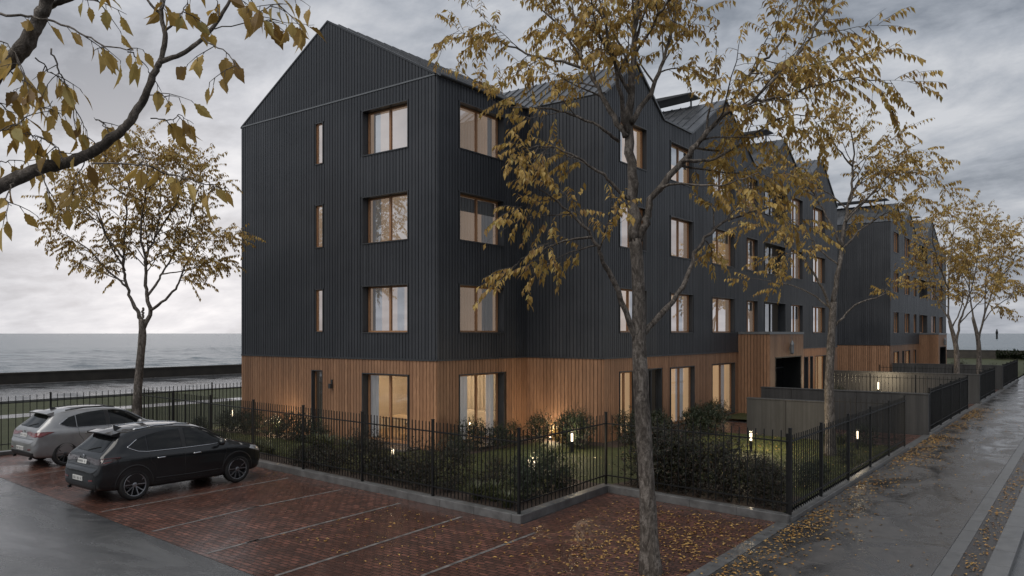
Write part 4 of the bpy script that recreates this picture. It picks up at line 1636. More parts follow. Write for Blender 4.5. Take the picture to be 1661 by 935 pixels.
def evaluated(o):
    dg = bpy.context.evaluated_depsgraph_get()
    dg.update()
    return bpy.data.meshes.new_from_object(o.evaluated_get(dg))


def make_car(label, loc, rz, paint_m, dark=True, group=None):
    t = thing('parked_car', label, 'car', loc, rz)
    body = car_body().build('body', [paint_m, M['trim']], t, smooth=True, local=True)
    ss = body.modifiers.new('s', 'SUBSURF')
    ss.levels = ss.render_levels = 2
    me = evaluated(body)
    body.modifiers.clear()
    body.data = me
    bm = bmesh.new()
    bm.from_mesh(me)
    bvh = BVHTree.FromBMesh(bm)
    bm.free()
    # wheel arches
    for y in WHEEL_Y:
        g = MB()
        for s in (-1, 1):
            n = 40
            vs = []
            for x in (s * .55, s * 1.2):
                vs += [(x, y + .402 * math.cos(a * 2 * math.pi / n), WR + .012 + .402 * math.sin(a * 2 * math.pi / n)) for a in range(n)]
            fs = [(a, (a + 1) % n, n + (a + 1) % n, n + a) for a in range(n)] + [tuple(reversed(range(n))), tuple(range(n, 2 * n))]
            g.add(vs, fs)
        cut = g.build('cut', [paint_m, M['trim']], None)
        bmc = bmesh.new()
        bmc.from_mesh(cut.data)
        bmesh.ops.recalc_face_normals(bmc, faces=bmc.faces)
        bmc.to_mesh(cut.data)
        bmc.free()
        cut.data.polygons.foreach_set('material_index', [1] * len(cut.data.polygons))
        b = body.modifiers.new('b', 'BOOLEAN')
        b.operation = 'DIFFERENCE'
        b.solver = 'EXACT'
        b.object = cut
        me = evaluated(body)
        body.modifiers.clear()
        body.data = me
        bpy.data.objects.remove(cut)
    me.polygons.foreach_set('use_smooth', [True] * len(me.polygons))
    me.set_sharp_from_angle(angle=math.radians(38))

    def hit(o, d):
        h = bvh.ray_cast(Vector(o), Vector(d).normalized())
        return h

    AX = {'R': ((1, 0, 0), lambda a, b: (2, a, b)), 'L': ((-1, 0, 0), lambda a, b: (-2, a, b)), 'T': ((0, 0, 1), lambda a, b: (a, b, 3)),
          'B': ((0, -1, 0), lambda a, b: (a, -4, b)), 'F': ((0, 1, 0), lambda a, b: (a, 4, b))}

    def project(axis, a, b, off):
        n_, f_ = AX[axis]
        o = Vector(f_(a, b))
        n_ = Vector(n_)
        loc_, nor, idx, dist = hit(o, -n_)
        if loc_ is None:
            near = bvh.find_nearest(o - n_ * (o.length - 1.2))
            loc_, nor = near[0], near[1]
        if nor.dot(n_) < 0:
            nor = -nor
        return loc_ + nor * off

    def patch(name, axis, poly, mat, off=.006, parent=None, res=.06, rim=.012):
        bm = bmesh.new()
        vs = [bm.verts.new((a, b, 0)) for a, b in poly]
        bm.faces.new(vs)
        bmesh.ops.triangulate(bm, faces=bm.faces[:])
        for _ in range(6):
            es = [e for e in bm.edges if e.calc_length() > res]
            if not es:
                break
            bmesh.ops.subdivide_edges(bm, edges=es, cuts=1)
            bmesh.ops.triangulate(bm, faces=bm.faces[:])
        for v_ in bm.verts:
            v_.co = project(axis, v_.co.x, v_.co.y, off)
        n_ = Vector(AX[axis][0])
        bm.normal_update()
        for f_ in bm.faces:
            if f_.normal.dot(n_) < 0:
                f_.normal_flip()
        # turn the edge in so that the piece has thickness
        be = [e for e in bm.edges if e.is_boundary]
        ex = bmesh.ops.extrude_edge_only(bm, edges=be)
        for v_ in [q for q in ex['geom'] if isinstance(q, bmesh.types.BMVert)]:
            v_.co -= n_ * rim
        me_ = bpy.data.meshes.new(name)
        bm.to_mesh(me_)
        bm.free()
        me_.materials.append(mat)
        me_.polygons.foreach_set('use_smooth', [True] * len(me_.polygons))
        me_.set_sharp_from_angle(angle=math.radians(50))
        o = bpy.data.objects.new(name, me_)
        COL.objects.link(o)
        o.parent = parent or t
        return o

    def strip(name, axis, pts, r_, mat, off=.004, parent=None, sides=6):
        q = [project(axis, a, b, off) for a, b in pts]
        g = MB()
        g.tube(q, r_, sides)
        return g.build(name, mat, parent or t, smooth=True, local=True)

    def dense(poly, closed=False, n=5):
        out = []
        m_ = len(poly)
        for i in range(m_ - (0 if closed else 1)):
            a, b = poly[i], poly[(i + 1) % m_]
            out += [(a[0] + (b[0] - a[0]) * k / n, a[1] + (b[1] - a[1]) * k / n) for k in range(n)]
        if not closed:
            out.append(poly[-1])
        return out

    # side glass: rear quarter, rear door, front door
    top = lambda y: float(np.interp(y, [-1.32, -1.15, -.9, -.6, -.2, .15, .45, .68, .92], [1.235, 1.35, 1.415, 1.46, 1.485, 1.475, 1.43, 1.345, 1.19]))
    bot = lambda y: float(np.interp(y, [-1.40, -1.2, -1.0, -.2, .6, 1.02], [1.17, 1.095, 1.065, 1.05, 1.05, 1.065]))

    def side_poly(y0, y1, n=9):
        ys = np.linspace(y0, y1, n)
        return [(float(y), bot(y)) for y in ys] + [(float(y), top(y)) for y in reversed(ys) if top(y) > bot(y) + .01]
    for ax in ('R', 'L'):
        patch('side_window', ax, [(-1.41, 1.175)] + side_poly(-1.32, -.98, 5), M['carglass'])
        patch('side_window', ax, side_poly(-.955, -.14), M['carglass'])
        patch('side_window', ax, side_poly(-.02, .99), M['carglass'])
        patch('pillar_trim', ax, side_poly(-.135, -.025, 3), M['trim'], off=.004)
        line = [(.99, 1.055), (.6, 1.036), (-.2, 1.036), (-.98, 1.050), (-1.2, 1.082), (-1.36, 1.15), (-1.425, 1.19)]
        if True:
            line += [(-1.36, 1.225), (-1.26, 1.29), (-1.18, 1.335)]
        strip('window_trim', ax, dense(line), .010 if dark else .008, M['chrome'])
        strip('roof_rail', ax, dense([(-1.15, 1.53), (-.6, 1.575), (0, 1.565), (.35, 1.52)], n=5), .014, M['chrome'] if dark else M['trim'], off=.012)
        # shut lines
        for ln in ([(-.085, 1.03), (-.085, .7), (-.075, .36)], [(-.95, 1.05), (-.93, .85), (-.82, .70), (-.80, .60)], [(.985, 1.04), (1.0, .8), (.93, .6), (.90, .36)]):
            strip('shut_line', ax, dense(ln, n=8), .0045, M['trim'], off=-.001)
        for y in (-.78, .12):
            h = strip('door_handle', ax, dense([(y, .885), (y + .10, .89), (y + .2, .89)], n=3), .016, M['chrome'] if dark else paint_m, off=.014)
        patch('sill_trim', ax, [(-.86, .215), (.88, .215), (.88, .33), (-.86, .33)], M['trim'], off=.008)
        strip('door_moulding', ax, dense([(-.80, .43), (0, .41), (.86, .42)], n=6), .012, M['trim'], off=.004)
        for y in WHEEL_Y:
            if not dark:
                continue
            g = MB()
            ks = np.linspace(-.12, math.pi + .12, 34)
            for k0 in ks:
                for r_, o_ in ((.404, -.03), (.404, .004), (.438, .005), (.446, -.004)):
                    g.v.append(project(ax, y + r_ * math.cos(k0), max(.23, WR + .012 + r_ * math.sin(k0)), o_) if r_ > .41 else
                               project(ax, y + (r_ + .03) * math.cos(k0), max(.23, WR + .012 + (r_ + .03) * math.sin(k0)), o_) + Vector((0, -.03 * math.cos(k0), -.03 * math.sin(k0))))
            for k0 in range(len(ks) - 1):
                for j in range(3):
                    g.f.append((k0 * 4 + j, k0 * 4 + 4 + j, k0 * 4 + 5 + j, k0 * 4 + 1 + j))
                    g.m.append(0)
            g.build('arch_trim', M['trim'], t, smooth=True, local=True)
        # lamps
        patch('tail_light', 'B', [(s_ * x, z) for s_ in ((1 if ax == 'R' else -1),) for x, z in ((.36, .955), (.60, .968), (.77, .992), (.78, .865), (.62, .855), (.38, .895))], M['lens'] if not dark else M['smoke'], off=.010)
        patch('tail_light', ax, [(-2.04, .865), (-1.95, .862), (-1.82, .91), (-1.58, .985), (-1.75, 1.003), (-2.04, .992)], M['lens'] if not dark else M['smoke'], off=.010)
        if dark:
            strip('light_bar', ax, dense([(-1.62, .992), (-1.78, .992), (-1.98, .978)], n=6), .010, M['lens'], off=.014)
            strip('light_bar', ax, dense([(-1.80, .925), (-1.98, .905)], n=4), .008, M['lens'], off=.014)
        patch('headlight', ax, [(1.66, .83), (1.98, .73), (2.05, .70), (2.05, .80), (1.92, .86), (1.72, .90)], M['headlens'], off=.010)
        # mirror
        sg = 1 if ax == 'R' else -1
        g = MB()
        c = Vector((sg * 1.0, .80, 1.08))
        prof = [(.02, -.10), (.075, -.085), (.095, -.02), (.085, .06), (.04, .10), (.0, .105)]
        vs, fs = [], []
        for r_, h in prof:
            for k in range(14):
                a_ = 2 * math.pi * k / 14
                vs.append((c.x + sg * h * 1.0, c.y + r_ * .8 * math.cos(a_), c.z + r_ * .85 * math.sin(a_)))
        for i in range(len(prof) - 1):
            for k in range(14):
                fs.append((i * 14 + k, i * 14 + (k + 1) % 14, (i + 1) * 14 + (k + 1) % 14, (i + 1) * 14 + k))
        g.add(vs, fs)
        g.tube([(sg * .86, .84, 1.03), (sg * .95, .81, 1.05)], .025, 8)
        g.build('wing_mirror', paint_m, t, smooth=True, local=True)
    # rear and front screens, roof glass
    patch('rear_window', 'T', [(-.60, -1.90), (-.5, -1.925), (0, -1.945), (.5, -1.925), (.60, -1.90), (.545, -1.64), (.5, -1.60), (0, -1.585), (-.5, -1.60), (-.545, -1.64)], M['carglass'], off=.006)
    patch('windscreen', 'T', [(-.585, .52), (0, .50), (.585, .52), (.645, 1.0), (.6, 1.06), (0, 1.10), (-.6, 1.06), (-.645, 1.0)], M['carglass'], off=.006)
    patch('roof_panel', 'T', [(-.46, -.95), (.46, -.95), (.46, .28), (-.46, .28)], M['carglass'] if not dark else paint_m, off=.004)
    # spoiler
    g = MB()
    vs = []
    for x, k in ((-.60, .75), (-.3, 1), (0, 1.05), (.3, 1), (.60, .75)):
        dz = -.03 * (abs(x) / .6) ** 2
        vs += [(x, -1.50, 1.545 + dz), (x, -1.50 - .24 * k, 1.505 + dz), (x, -1.50 - .235 * k, 1.478 + dz), (x, -1.52, 1.45 + dz)]
    fs = []
    for i in range(4):
        for k in range(4):
            fs.append((i * 4 + k, (i + 1) * 4 + k, (i + 1) * 4 + (k + 1) % 4, i * 4 + (k + 1) % 4))
    fs += [(3, 2, 1, 0), (16, 17, 18, 19)]
    g.add(vs, fs)
    g.build('spoiler', paint_m, t, local=True, bevel=.008)
    g = MB()
    g.hexa([(-.02, -1.36, 1.54), (.02, -1.36, 1.54), (.02, -1.16, 1.56), (-.02, -1.16, 1.56), (-.008, -1.37, 1.635), (.008, -1.37, 1.635), (.012, -1.26, 1.59), (-.012, -1.26, 1.59)])
    g.build('aerial', M['trim'], t, local=True)
    # tailgate, bumper
    pl = lambda z, y_off, tilt: None
    strip('shut_line', 'B', dense([(-.70, .80), (-.4, .795), (0, .79), (.4, .795), (.70, .80)], n=5), .006, M['trim'], off=0)
    patch('bumper_trim', 'B', [(-.70, .31), (.70, .31), (.74, .43), (.52, .455), (-.52, .455), (-.74, .43)], M['trim'], off=.012)
    for s_ in (-1, 1):
        patch('reflector', 'B', [(s_ * .50, .50), (s_ * .66, .515), (s_ * .66, .545), (s_ * .50, .53)], M['lens'], off=.010)
        g = MB()
        g.tube([(s_ * .55, -2.06, .27), (s_ * .55, -2.13, .27)], .035, 10)
        g.build('exhaust', M['trim'], t, local=True)
    patch('tailgate_recess', 'B', [(-.33, .835), (.33, .835), (.36, .945), (-.36, .945)], M['trim'] if dark else paint_m, off=.005)
    for z0, z1, w_ in ((.845, .935, .21), (.485, .585, .23)):
        if not dark and z0 > .7:
            z0, z1 = .84, .93
        p = patch('number_plate', 'B', [(-w_, z0), (w_, z0), (w_, z1), (-w_, z1)], M['plate'], off=.020, rim=.02)
        # small lettering, illegible in the photograph
        g = MB()
        rr = random.Random(int(z0 * 1000))
        x = -w_ + .04
        c = project('B', 0, (z0 + z1) / 2, .022)
        c1 = project('B', 0, z1 - .015, .022)
        c0 = project('B', 0, z0 + .015, .022)
        while x < w_ - .06:
            if rr.random() < .8:
                wd = .012
                e = [Vector((x, c0.y - .003, c0.z + .006)), Vector((x + wd, c0.y - .003, c0.z + .006)), Vector((x + wd, c1.y - .003, c1.z)), Vector((x, c1.y - .003, c1.z))]
                yb2 = c.y
                g.poly([Vector((q.x, q.y - .001, q.z)) for q in e])
                if rr.random() < .7:
                    e2 = [Vector((x, c.y - .004, c.z - .006)), Vector((x + .03, c.y - .004, c.z - .006)), Vector((x + .03, c.y - .004, c.z + .006)), Vector((x, c.y - .004, c.z + .006))]
                    g.poly(e2)
            x += .05
        g.build('lettering', M['plateink'], p, local=True)
    q = project('B', 0, .995, .006)
    g = MB()
    g.lathe([(0, 0), (.04, 0), (.045, .006), (.03, .012), (0, .013)], (0, 0, 0), axis='x', seg=16)
    g.v = [(y_, q.y - x_, q.z + z_) for x_, y_, z_ in g.v]
    g.build('badge', M['chrome'], t, local=True)
    # rear wiper
    a_, b_ = project('T', .02, -1.93, .012), project('T', .40, -1.82, .014)
    g = MB()
    g.tube([a_, (a_ + b_) / 2 + Vector((0, 0, .012)), b_], .008, 6)
    g.build('wiper', M['trim'], t, local=True)
    # front
    patch('grille', 'F', [(-.52, .50), (.52, .50), (.56, .68), (-.56, .68)], M['trim'], off=.008)
    # underside
    # wheels
    for y in WHEEL_Y:
        for sg in (-1, 1):
            x = sg * .80
            w = MB()
            w.lathe([(.225, x - sg * .10), (.31, x - sg * .105), (.335, x - sg * .085), (WR, x - sg * .05), (WR, x + sg * .06), (.335, x + sg * .092), (.305, x + sg * .104), (.255, x + sg * .098), (.245, x + sg * .085), (.24, x + sg * .02)], (0, y, WR), axis='x', seg=40)
            wo = w.build('wheel', M['rubber'], t, smooth=True, local=True)
            g = MB()
            g.lathe([(.246, x + sg * .095), (.252, x + sg * .09), (.24, x + sg * .06), (.235, x - sg * .03), (.05, x - sg * .03), (0, x - sg * .03)], (0, y, WR), axis='x', seg=40)
            g.build('rim', M['alloy_dark'], wo, smooth=True, local=True)
            g = MB()
            g.lathe([(.258, x + sg * .098), (.252, x + sg * .103), (.238, x + sg * .100), (.234, x + sg * .09)], (0, y, WR), axis='x', seg=40)
            for k in range(5):
                for da in (-.17, .17):
                    a0 = 2 * math.pi * k / 5 + .3 + da * .45
                    a1 = 2 * math.pi * k / 5 + .3 + da * 1.7
                    P_ = lambda r_, a_, w2, xx: [Vector((xx, y + r_ * math.cos(a_) - w2 * math.sin(a_), WR + r_ * math.sin(a_) + w2 * math.cos(a_))),
                                                Vector((xx, y + r_ * math.cos(a_) + w2 * math.sin(a_), WR + r_ * math.sin(a_) - w2 * math.cos(a_)))]
                    i0, i1 = P_(.045, a0, .010, x + sg * .078), P_(.243, a1, .0105, x + sg * .098)
                    j0, j1 = P_(.045, a0, .014, x + sg * .04), P_(.243, a1, .014, x + sg * .06)
                    g.hexa([j0[0], j0[1], j1[1], j1[0], i0[0], i0[1], i1[1], i1[0]])
            g.lathe([(.06, x + sg * .05), (.055, x + sg * .085), (.03, x + sg * .092), (0, x + sg * .093)], (0, y, WR), axis='x', seg=20)
            g.build('spokes', M['alloy'] if dark else M['alloy_grey'], wo, local=True)
    return t


ca = make_car('dark anthracite hatchback parked on the brick bays nearest the camera, nose to the railing', (-17.82, 9.86, .004), math.radians(-.5), M['paint_dark'], True)
cb = make_car('silver hatchback parked on the far side of the dark car under the round autumn tree', (-23.75, 10.92, .004), math.radians(-.5), M['paint_silver'], False)
for c_ in (ca, cb):
    c_.scale = (.985, .972, .985)
# ------------------------------------------------------------------ trees


def catmull(pts, sub=4):
    pts = [Vector(p) for p in pts]
    if len(pts) < 3:
        return [pts[0].lerp(pts[-1], i / sub) for i in range(sub + 1)]
    P = [pts[0] * 2 - pts[1]] + pts + [pts[-1] * 2 - pts[-2]]
    out = []
    for i in range(1, len(P) - 2):
        p0, p1, p2, p3 = P[i - 1:i + 3]
        for k in range(sub):
            t = k / sub
            out.append(.5 * ((2 * p1) + (p2 - p0) * t + (2 * p0 - 5 * p1 + 4 * p2 - p3) * t * t + (3 * p1 - p0 - 3 * p2 + p3) * t ** 3))
    out.append(pts[-1])
    return out


def plen(p):
    return sum((b - a).length for a, b in zip(p[:-1], p[1:]))


class Tree:
    def __init__(self, seed, leaf=.135, leafw=.024, dens=1.0, twig=.5, crown_c=None):
        self.r = random.Random(seed)
        self.wood = MB()
        self.v, self.f = [], []
        self.leaf, self.leafw, self.dens, self.twig = leaf, leafw, dens, twig
        self.cc = crown_c

    def limb(self, pts, r0, r1, sides=8, start=.35, n1=2.6, wob=.03, len1=(.28, .5), kids=True):
        r = self.r
        pts = catmull(pts, 5)
        n = len(pts)
        pts = [p + Vector((r.uniform(-1, 1), r.uniform(-1, 1), r.uniform(-.4, .4))) * (wob if 0 < i < n - 1 else 0) for i, p in enumerate(pts)]
        rad = [r0 + (r1 - r0) * (i / (n - 1)) ** .85 for i in range(n)]
        rad = [q * r.uniform(.93, 1.09) for q in rad]
        self.wood.tube(pts, rad, sides)
        if kids:
            self.spawn(pts, rad, start, n1, len1)
        return pts

    def spawn(self, pts, rad, start, n1, len1):
        r = self.r
        L = plen(pts)
        n = int(L * (1 - start) * n1 * self.dens + .5)
        for k in range(n):
            t = start + (1 - start) * ((k + r.random()) / n)
            i = min(int(t * (len(pts) - 1)), len(pts) - 2)
            p = pts[i].lerp(pts[i + 1], t * (len(pts) - 1) - i)
            tan = (pts[i + 1] - pts[i]).normalized()
            a = r.uniform(0, 6.28)
            o = tan.orthogonal().normalized()
            sd = o * math.cos(a) + tan.cross(o) * math.sin(a)
            d = (sd * .9 + tan * .75 + Vector((0, 0, .15))).normalized()
            if self.cc is not None:
                out = (p - self.cc)
                out.z *= .5
                d = (d + out.normalized() * .35).normalized()
            ln = max(.45, L * r.uniform(*len1) * (1.05 - .5 * t))
            ln = min(ln, 2.0)
            q = [p]
            m = 6
            for j in range(m):
                d = (d + Vector((r.uniform(-.22, .22), r.uniform(-.22, .22), r.uniform(-.14, .16) - .07 * j / m))).normalized()
                q.append(q[-1] + d * (ln / m))
            rb = min(rad[i] * .5, .006 + ln * .010)
            self.wood.tube(q, [rb * (1 - .75 * j / m) for j in range(m + 1)], 5, cap=False)
            # twigs
            nt = int(ln * 7.0 * self.dens + .7)
            for s in range(nt + 1):
                tt = .2 + .8 * (s + r.random() * .6) / (nt + 1)
                j = min(int(tt * m), m - 1)
                b = q[j].lerp(q[j + 1], tt * m - j)
                tn = (q[j + 1] - q[j]).normalized()
                a = r.uniform(0, 6.28)
                o = tn.orthogonal().normalized()
                sd = o * math.cos(a) + tn.cross(o) * math.sin(a)
                self.spray(b, (sd + tn * .8).normalized(), self.twig * r.uniform(.5, 1.15))
            self.spray(q[-1], d, self.twig * r.uniform(.7, 1.2))

    def spray(self, p, d, ln):
        r = self.r
        m = 4
        q = [p]
        for j in range(m):
            d = (d + Vector((r.uniform(-.2, .2), r.uniform(-.2, .2), r.uniform(-.12, .08) - .12))).normalized()
            q.append(q[-1] + d * (ln / m))
        self.wood.tube(q, [.0045, .004, .0032, .0026, .0018], 3, cap=False)
        k = max(4, int(ln / (self.leaf * .30)))
        bare = r.random() < .12
        for s in range(k):
            if bare and r.random() < .7:
                continue
            t = .18 + .82 * (s + r.random() * .5) / k
            j = min(int(t * m), m - 1)
            b = q[j].lerp(q[j + 1], t * m - j)
            tn = (q[j + 1] - q[j]).normalized()
            sd = tn.cross(Vector((0, 0, 1)))
            sd = sd.normalized() if sd.length > .05 else Vector((1, 0, 0))
            side = 1 if s % 2 else -1
            dd = (sd * side * r.uniform(.25, .8) + tn * r.uniform(.1, .6) + Vector((0, 0, -r.uniform(.35, 1.15)))).normalized()
            L = self.leaf * r.uniform(.6, 1.15)
            up = (Vector((r.uniform(-.6, .6), r.uniform(-.6, .6), 1))).normalized()
            leaf_quads(self.v, self.f, b, dd, up, L, self.leafw * L / self.leaf * r.uniform(.8, 1.25), .35)

    def finish(self, name, label, base, group=None):
        t = thing(name, label, 'tree', base, group=group)
        self.wood.build('trunk', M['bark'], t, smooth=True)
        g = MB()
        g.v, g.f, g.m = self.v, self.f, [0] * len(self.f)
        g.build('crown', M['autumn'], t)
        return t


def pp(lst, d, dz=0.0, n=None):
    """points seen at these pixels, at this distance, moving dz metres deeper along the limb"""
    return [at(x, y, d + dz * i / max(1, len(lst) - 1)) for i, (x, y) in enumerate(lst)]


def trunk_flare(T, pts, rads, sides=14):
    p = catmull(pts, 5)
    r = T.r
    idx = np.linspace(0, len(rads) - 1, len(p))
    rr = [float(np.interp(i, range(len(rads)), rads)) * r.uniform(.96, 1.05) for i in idx]
    T.wood.tube(p, rr, sides)


# the street tree in the foreground
D = 11.86
T = Tree(11, leaf=.125, leafw=.027, dens=1.2, twig=.52, crown_c=at(1060, 160, D))
trunk_flare(T, pp([(1056, 938), (1053, 880), (1050, 800), (1041, 650), (1037, 560), (1035, 450), (1030, 388)], D), [.19, .145, .124, .118, .11, .10, .095])
T.limb(pp([(1030, 392), (1026, 300), (1020, 215), (1026, 130), (1030, 60), (1036, 0), (1040, -110)], D, .2), .10, .02, 10, .4, 3.4)
T.limb(pp([(1034, 392), (1048, 362), (1056, 325), (1107, 261), (1140, 222), (1180, 184), (1221, 164), (1290, 92), (1345, 14)], D, -.6), .07, .012, 9, .35, 3.2)
T.limb(pp([(1034, 565), (1002, 472), (978, 425), (960, 385), (915, 335), (868, 300)], D, -.5), .055, .008, 8, .42, 2.6)
T.limb(pp([(1040, 545), (1060, 525), (1108, 465), (1127, 411), (1160, 371), (1215, 345), (1272, 332)], D, .5), .055, .008, 8, .5, 2.4)
T.limb(pp([(1015, 222), (985, 170), (966, 134), (945, 92), (934, 45), (925, -20)], D, .9), .05, .01, 8, .2, 3.2)
T.limb(pp([(952, 112), (900, 98), (862, 90), (820, 72), (770, 60), (735, 62)], D, .5), .026, .006, 7, .2, 3.0)
T.limb(pp([(1024, 200), (1061, 141), (1079, 88), (1100, 18), (1118, -60)], D, .8), .045, .01, 8, .2, 3.2)
T.limb(pp([(1180, 184), (1200, 140), (1224, 112), (1258, 76), (1290, 20), (1300, -40)], D - .3, .7), .03, .008, 7, .15, 3.0)
T.limb(pp([(1221, 164), (1265, 158), (1322, 139), (1392, 126), (1448, 136)], D - .4, -.4), .026, .005, 7, .15, 3.0)
T.limb(pp([(1107, 261), (1160, 258), (1215, 225), (1270, 190), (1325, 190)], D - .3, .6), .03, .006, 7, .25, 3.0)
T.limb(pp([(1005, 230), (960, 200), (905, 180), (850, 175), (800, 168)], D, -.6), .026, .006, 7, .3, 3.0)
T.limb(pp([(1026, 330), (985, 290), (945, 262), (890, 238), (845, 245)], D, -.5), .03, .006, 7, .35, 2.8)
T.limb(pp([(960, 385), (920, 390), (880, 405), (845, 420)], D - .4, -.3), .022, .005, 6, .3, 3.0)
T.limb(pp([(1060, 318), (1085, 300), (1120, 300), (1175, 300), (1230, 280)], D - .1, -.9), .026, .006, 6, .45, 2.6)
T.limb(pp([(1018, 215), (1000, 120), (985, 50), (960, -40)], D, -.9), .04, .01, 7, .25, 3.0)
T.limb(pp([(1030, 90), (1060, 40), (1085, 0), (1130, -60)], D, -.7), .03, .01, 7, .2, 3.0)
T.limb(pp([(945, 92), (905, 45), (870, 0), (850, -50)], D + .8, .3), .025, .008, 6, .2, 3.0)
q = ground(1056, 938)
t = T.finish('street_tree', 'nearest street tree with yellow autumn leaves, its mottled trunk rising from the brick paving', (q.x, q.y, 0), 'autumn street trees')
print('TREE leaves', len(T.f) // 4)

# the tree by the parked cars
D = 25.3
T = Tree(21, leaf=.135, leafw=.030, dens=1.35, twig=.6, crown_c=at(230, 390, D))
trunk_flare(T, pp([(223, 724), (222, 690), (223, 640), (228, 580), (231, 545), (230, 518)], D), [.19, .15, .135, .125, .12, .10])
T.limb(pp([(230, 522), (224, 508), (212, 484), (203, 452), (199, 414), (205, 346), (210, 290), (205, 262)], D, .5), .075, .015, 8, .4, 3.4)
T.limb(pp([(232, 535), (243, 505), (238, 477), (236, 442), (238, 414), (251, 385), (260, 330), (255, 258)], D, .8), .08, .015, 8, .4, 3.4)
T.limb(pp([(244, 504), (272, 482), (290, 459), (304, 421), (328, 390), (360, 370)], D, -.8), .05, .01, 7, .35, 3.2)
T.limb(pp([(239, 480), (258, 452), (272, 428), (300, 380), (318, 320), (330, 285)], D, .9), .045, .01, 7, .35, 3.2)
T.limb(pp([(205, 465), (178, 442), (148, 410), (118, 388), (90, 375)], D, -.6), .04, .008, 7, .35, 3.2)
T.limb(pp([(199, 418), (177, 389), (160, 345), (140, 310), (125, 290)], D, .6), .04, .008, 7, .3, 3.2)
T.limb(pp([(203, 440), (170, 380), (150, 340), (105, 330)], D, -1.2), .035, .008, 6, .4, 3.0)
T.limb(pp([(238, 430), (228, 380), (235, 320), (240, 275), (232, 248)], D, -1.2), .045, .01, 7, .3, 3.4)
T.limb(pp([(262, 445), (300, 440), (330, 430), (352, 420)], D, .6), .025, .007, 6, .4, 3.0)
T.limb(pp([(251, 385), (285, 330), (295, 290), (300, 262)], D, -.9), .035, .008, 6, .3, 3.2)
T.limb(pp([(208, 320), (180, 300), (165, 275), (170, 258)], D, .6), .03, .008, 6, .2, 3.0)
T.limb(pp([(230, 522), (232, 510), (232, 500)], D, .1), .045, .038, 8, kids=False)
q = ground(223, 724)
T.finish('street_tree', 'round crowned autumn tree standing behind the silver car with the sea behind it', (q.x, q.y, 0), 'autumn street trees')
print('TREE leaves', len(T.f) // 4)

# second street tree, inside the railings
D = 22.7
T = Tree(31, leaf=.15, leafw=.032, dens=.95, twig=.58, crown_c=at(1370, 350, D))
trunk_flare(T, pp([(1347, 744), (1346, 690), (1345, 620), (1348, 560), (1352, 490)], D), [.19, .14, .125, .115, .095])
T.limb(pp([(1352, 495), (1362, 420), (1373, 346), (1381, 308), (1385, 250), (1378, 185)], D, .3), .085, .012, 8, .3, 3.4)
T.limb(pp([(1354, 530), (1388, 495), (1427, 481), (1450, 470)], D, -.5), .035, .007, 7, .5, 2.6)
T.limb(pp([(1350, 505), (1323, 446), (1295, 415), (1262, 380), (1230, 350)], D, -.5), .045, .008, 7, .35, 3.0)
T.limb(pp([(1348, 500), (1306, 472), (1270, 460), (1225, 452)], D, .7), .03, .006, 6, .45, 2.6)
T.limb(pp([(1377, 330), (1392, 300), (1415, 278), (1440, 260), (1492, 232)], D, .6), .035, .007, 7, .2, 3.2)
T.limb(pp([(1372, 360), (1421, 308), (1450, 280), (1500, 285), (1515, 305)], D, -.8), .035, .007, 7, .3, 3.2)
T.limb(pp([(1366, 400), (1335, 340), (1310, 300), (1280, 262)], D, .6), .04, .008, 7, .35, 3.2)
T.limb(pp([(1365, 405), (1400, 370), (1440, 345), (1490, 318)], D, .5), .035, .008, 7, .35, 3.2)
T.limb(pp([(1360, 430), (1330, 405), (1300, 370), (1240, 330)], D, .9), .03, .007, 6, .4, 2.8)
T.limb(pp([(1383, 270), (1355, 235), (1340, 200)], D, -.5), .028, .008, 6, .2, 3.0)
q = ground(1347, 744)
T.finish('street_tree', 'slender autumn tree inside the nearest pavement railing, in front of the concrete walls', (q.x, q.y, 0), 'autumn street trees')

for (D, seed, base, stems, lab) in (
        (42, 41, (1552, 651), [[(1551, 565), (1540, 520), (1538, 470), (1543, 410), (1548, 345)], [(1551, 560), (1558, 520), (1572, 480), (1584, 430), (1592, 372)],
                              [(1541, 522), (1518, 480), (1504, 440), (1494, 405)], [(1539, 470), (1520, 420), (1512, 380), (1520, 355)], [(1545, 530), (1562, 490), (1560, 430), (1565, 380)],
                              [(1556, 525), (1580, 500), (1605, 470), (1612, 440)]],
         'far street tree on the left of a pair, nearer the end of the timber porch'),
        (49, 51, (1588, 636), [[(1587, 555), (1578, 515), (1572, 460), (1582, 395), (1585, 360)], [(1588, 550), (1597, 510), (1614, 462), (1628, 412), (1630, 378)],
                              [(1592, 528), (1612, 500), (1640, 480), (1655, 462)], [(1614, 462), (1640, 430), (1652, 405)], [(1573, 470), (1555, 430), (1548, 400)], [(1597, 510), (1600, 450), (1608, 400), (1606, 370)]],
         'far street tree on the right of a pair, in front of the sea')):
    T = Tree(seed, leaf=.20, leafw=.042, dens=.9, twig=.66, crown_c=at(stems[0][2][0], 430, D))
    trunk_flare(T, pp([base, (base[0], (base[1] + 565) / 2), stems[0][0], stems[0][1]], D), [.2, .15, .13, .09])
    for k, s in enumerate(stems):
        T.limb(pp(s, D, (-1) ** k * 1.2), .075 if k < 2 else .045, .012, 6, .35, 3.0)
    q = ground(*base)
    T.finish('street_tree', lab, (q.x, q.y, 0), 'autumn street trees')

# overhanging tree beside the camera -------------------------------------------------
D = 3.2


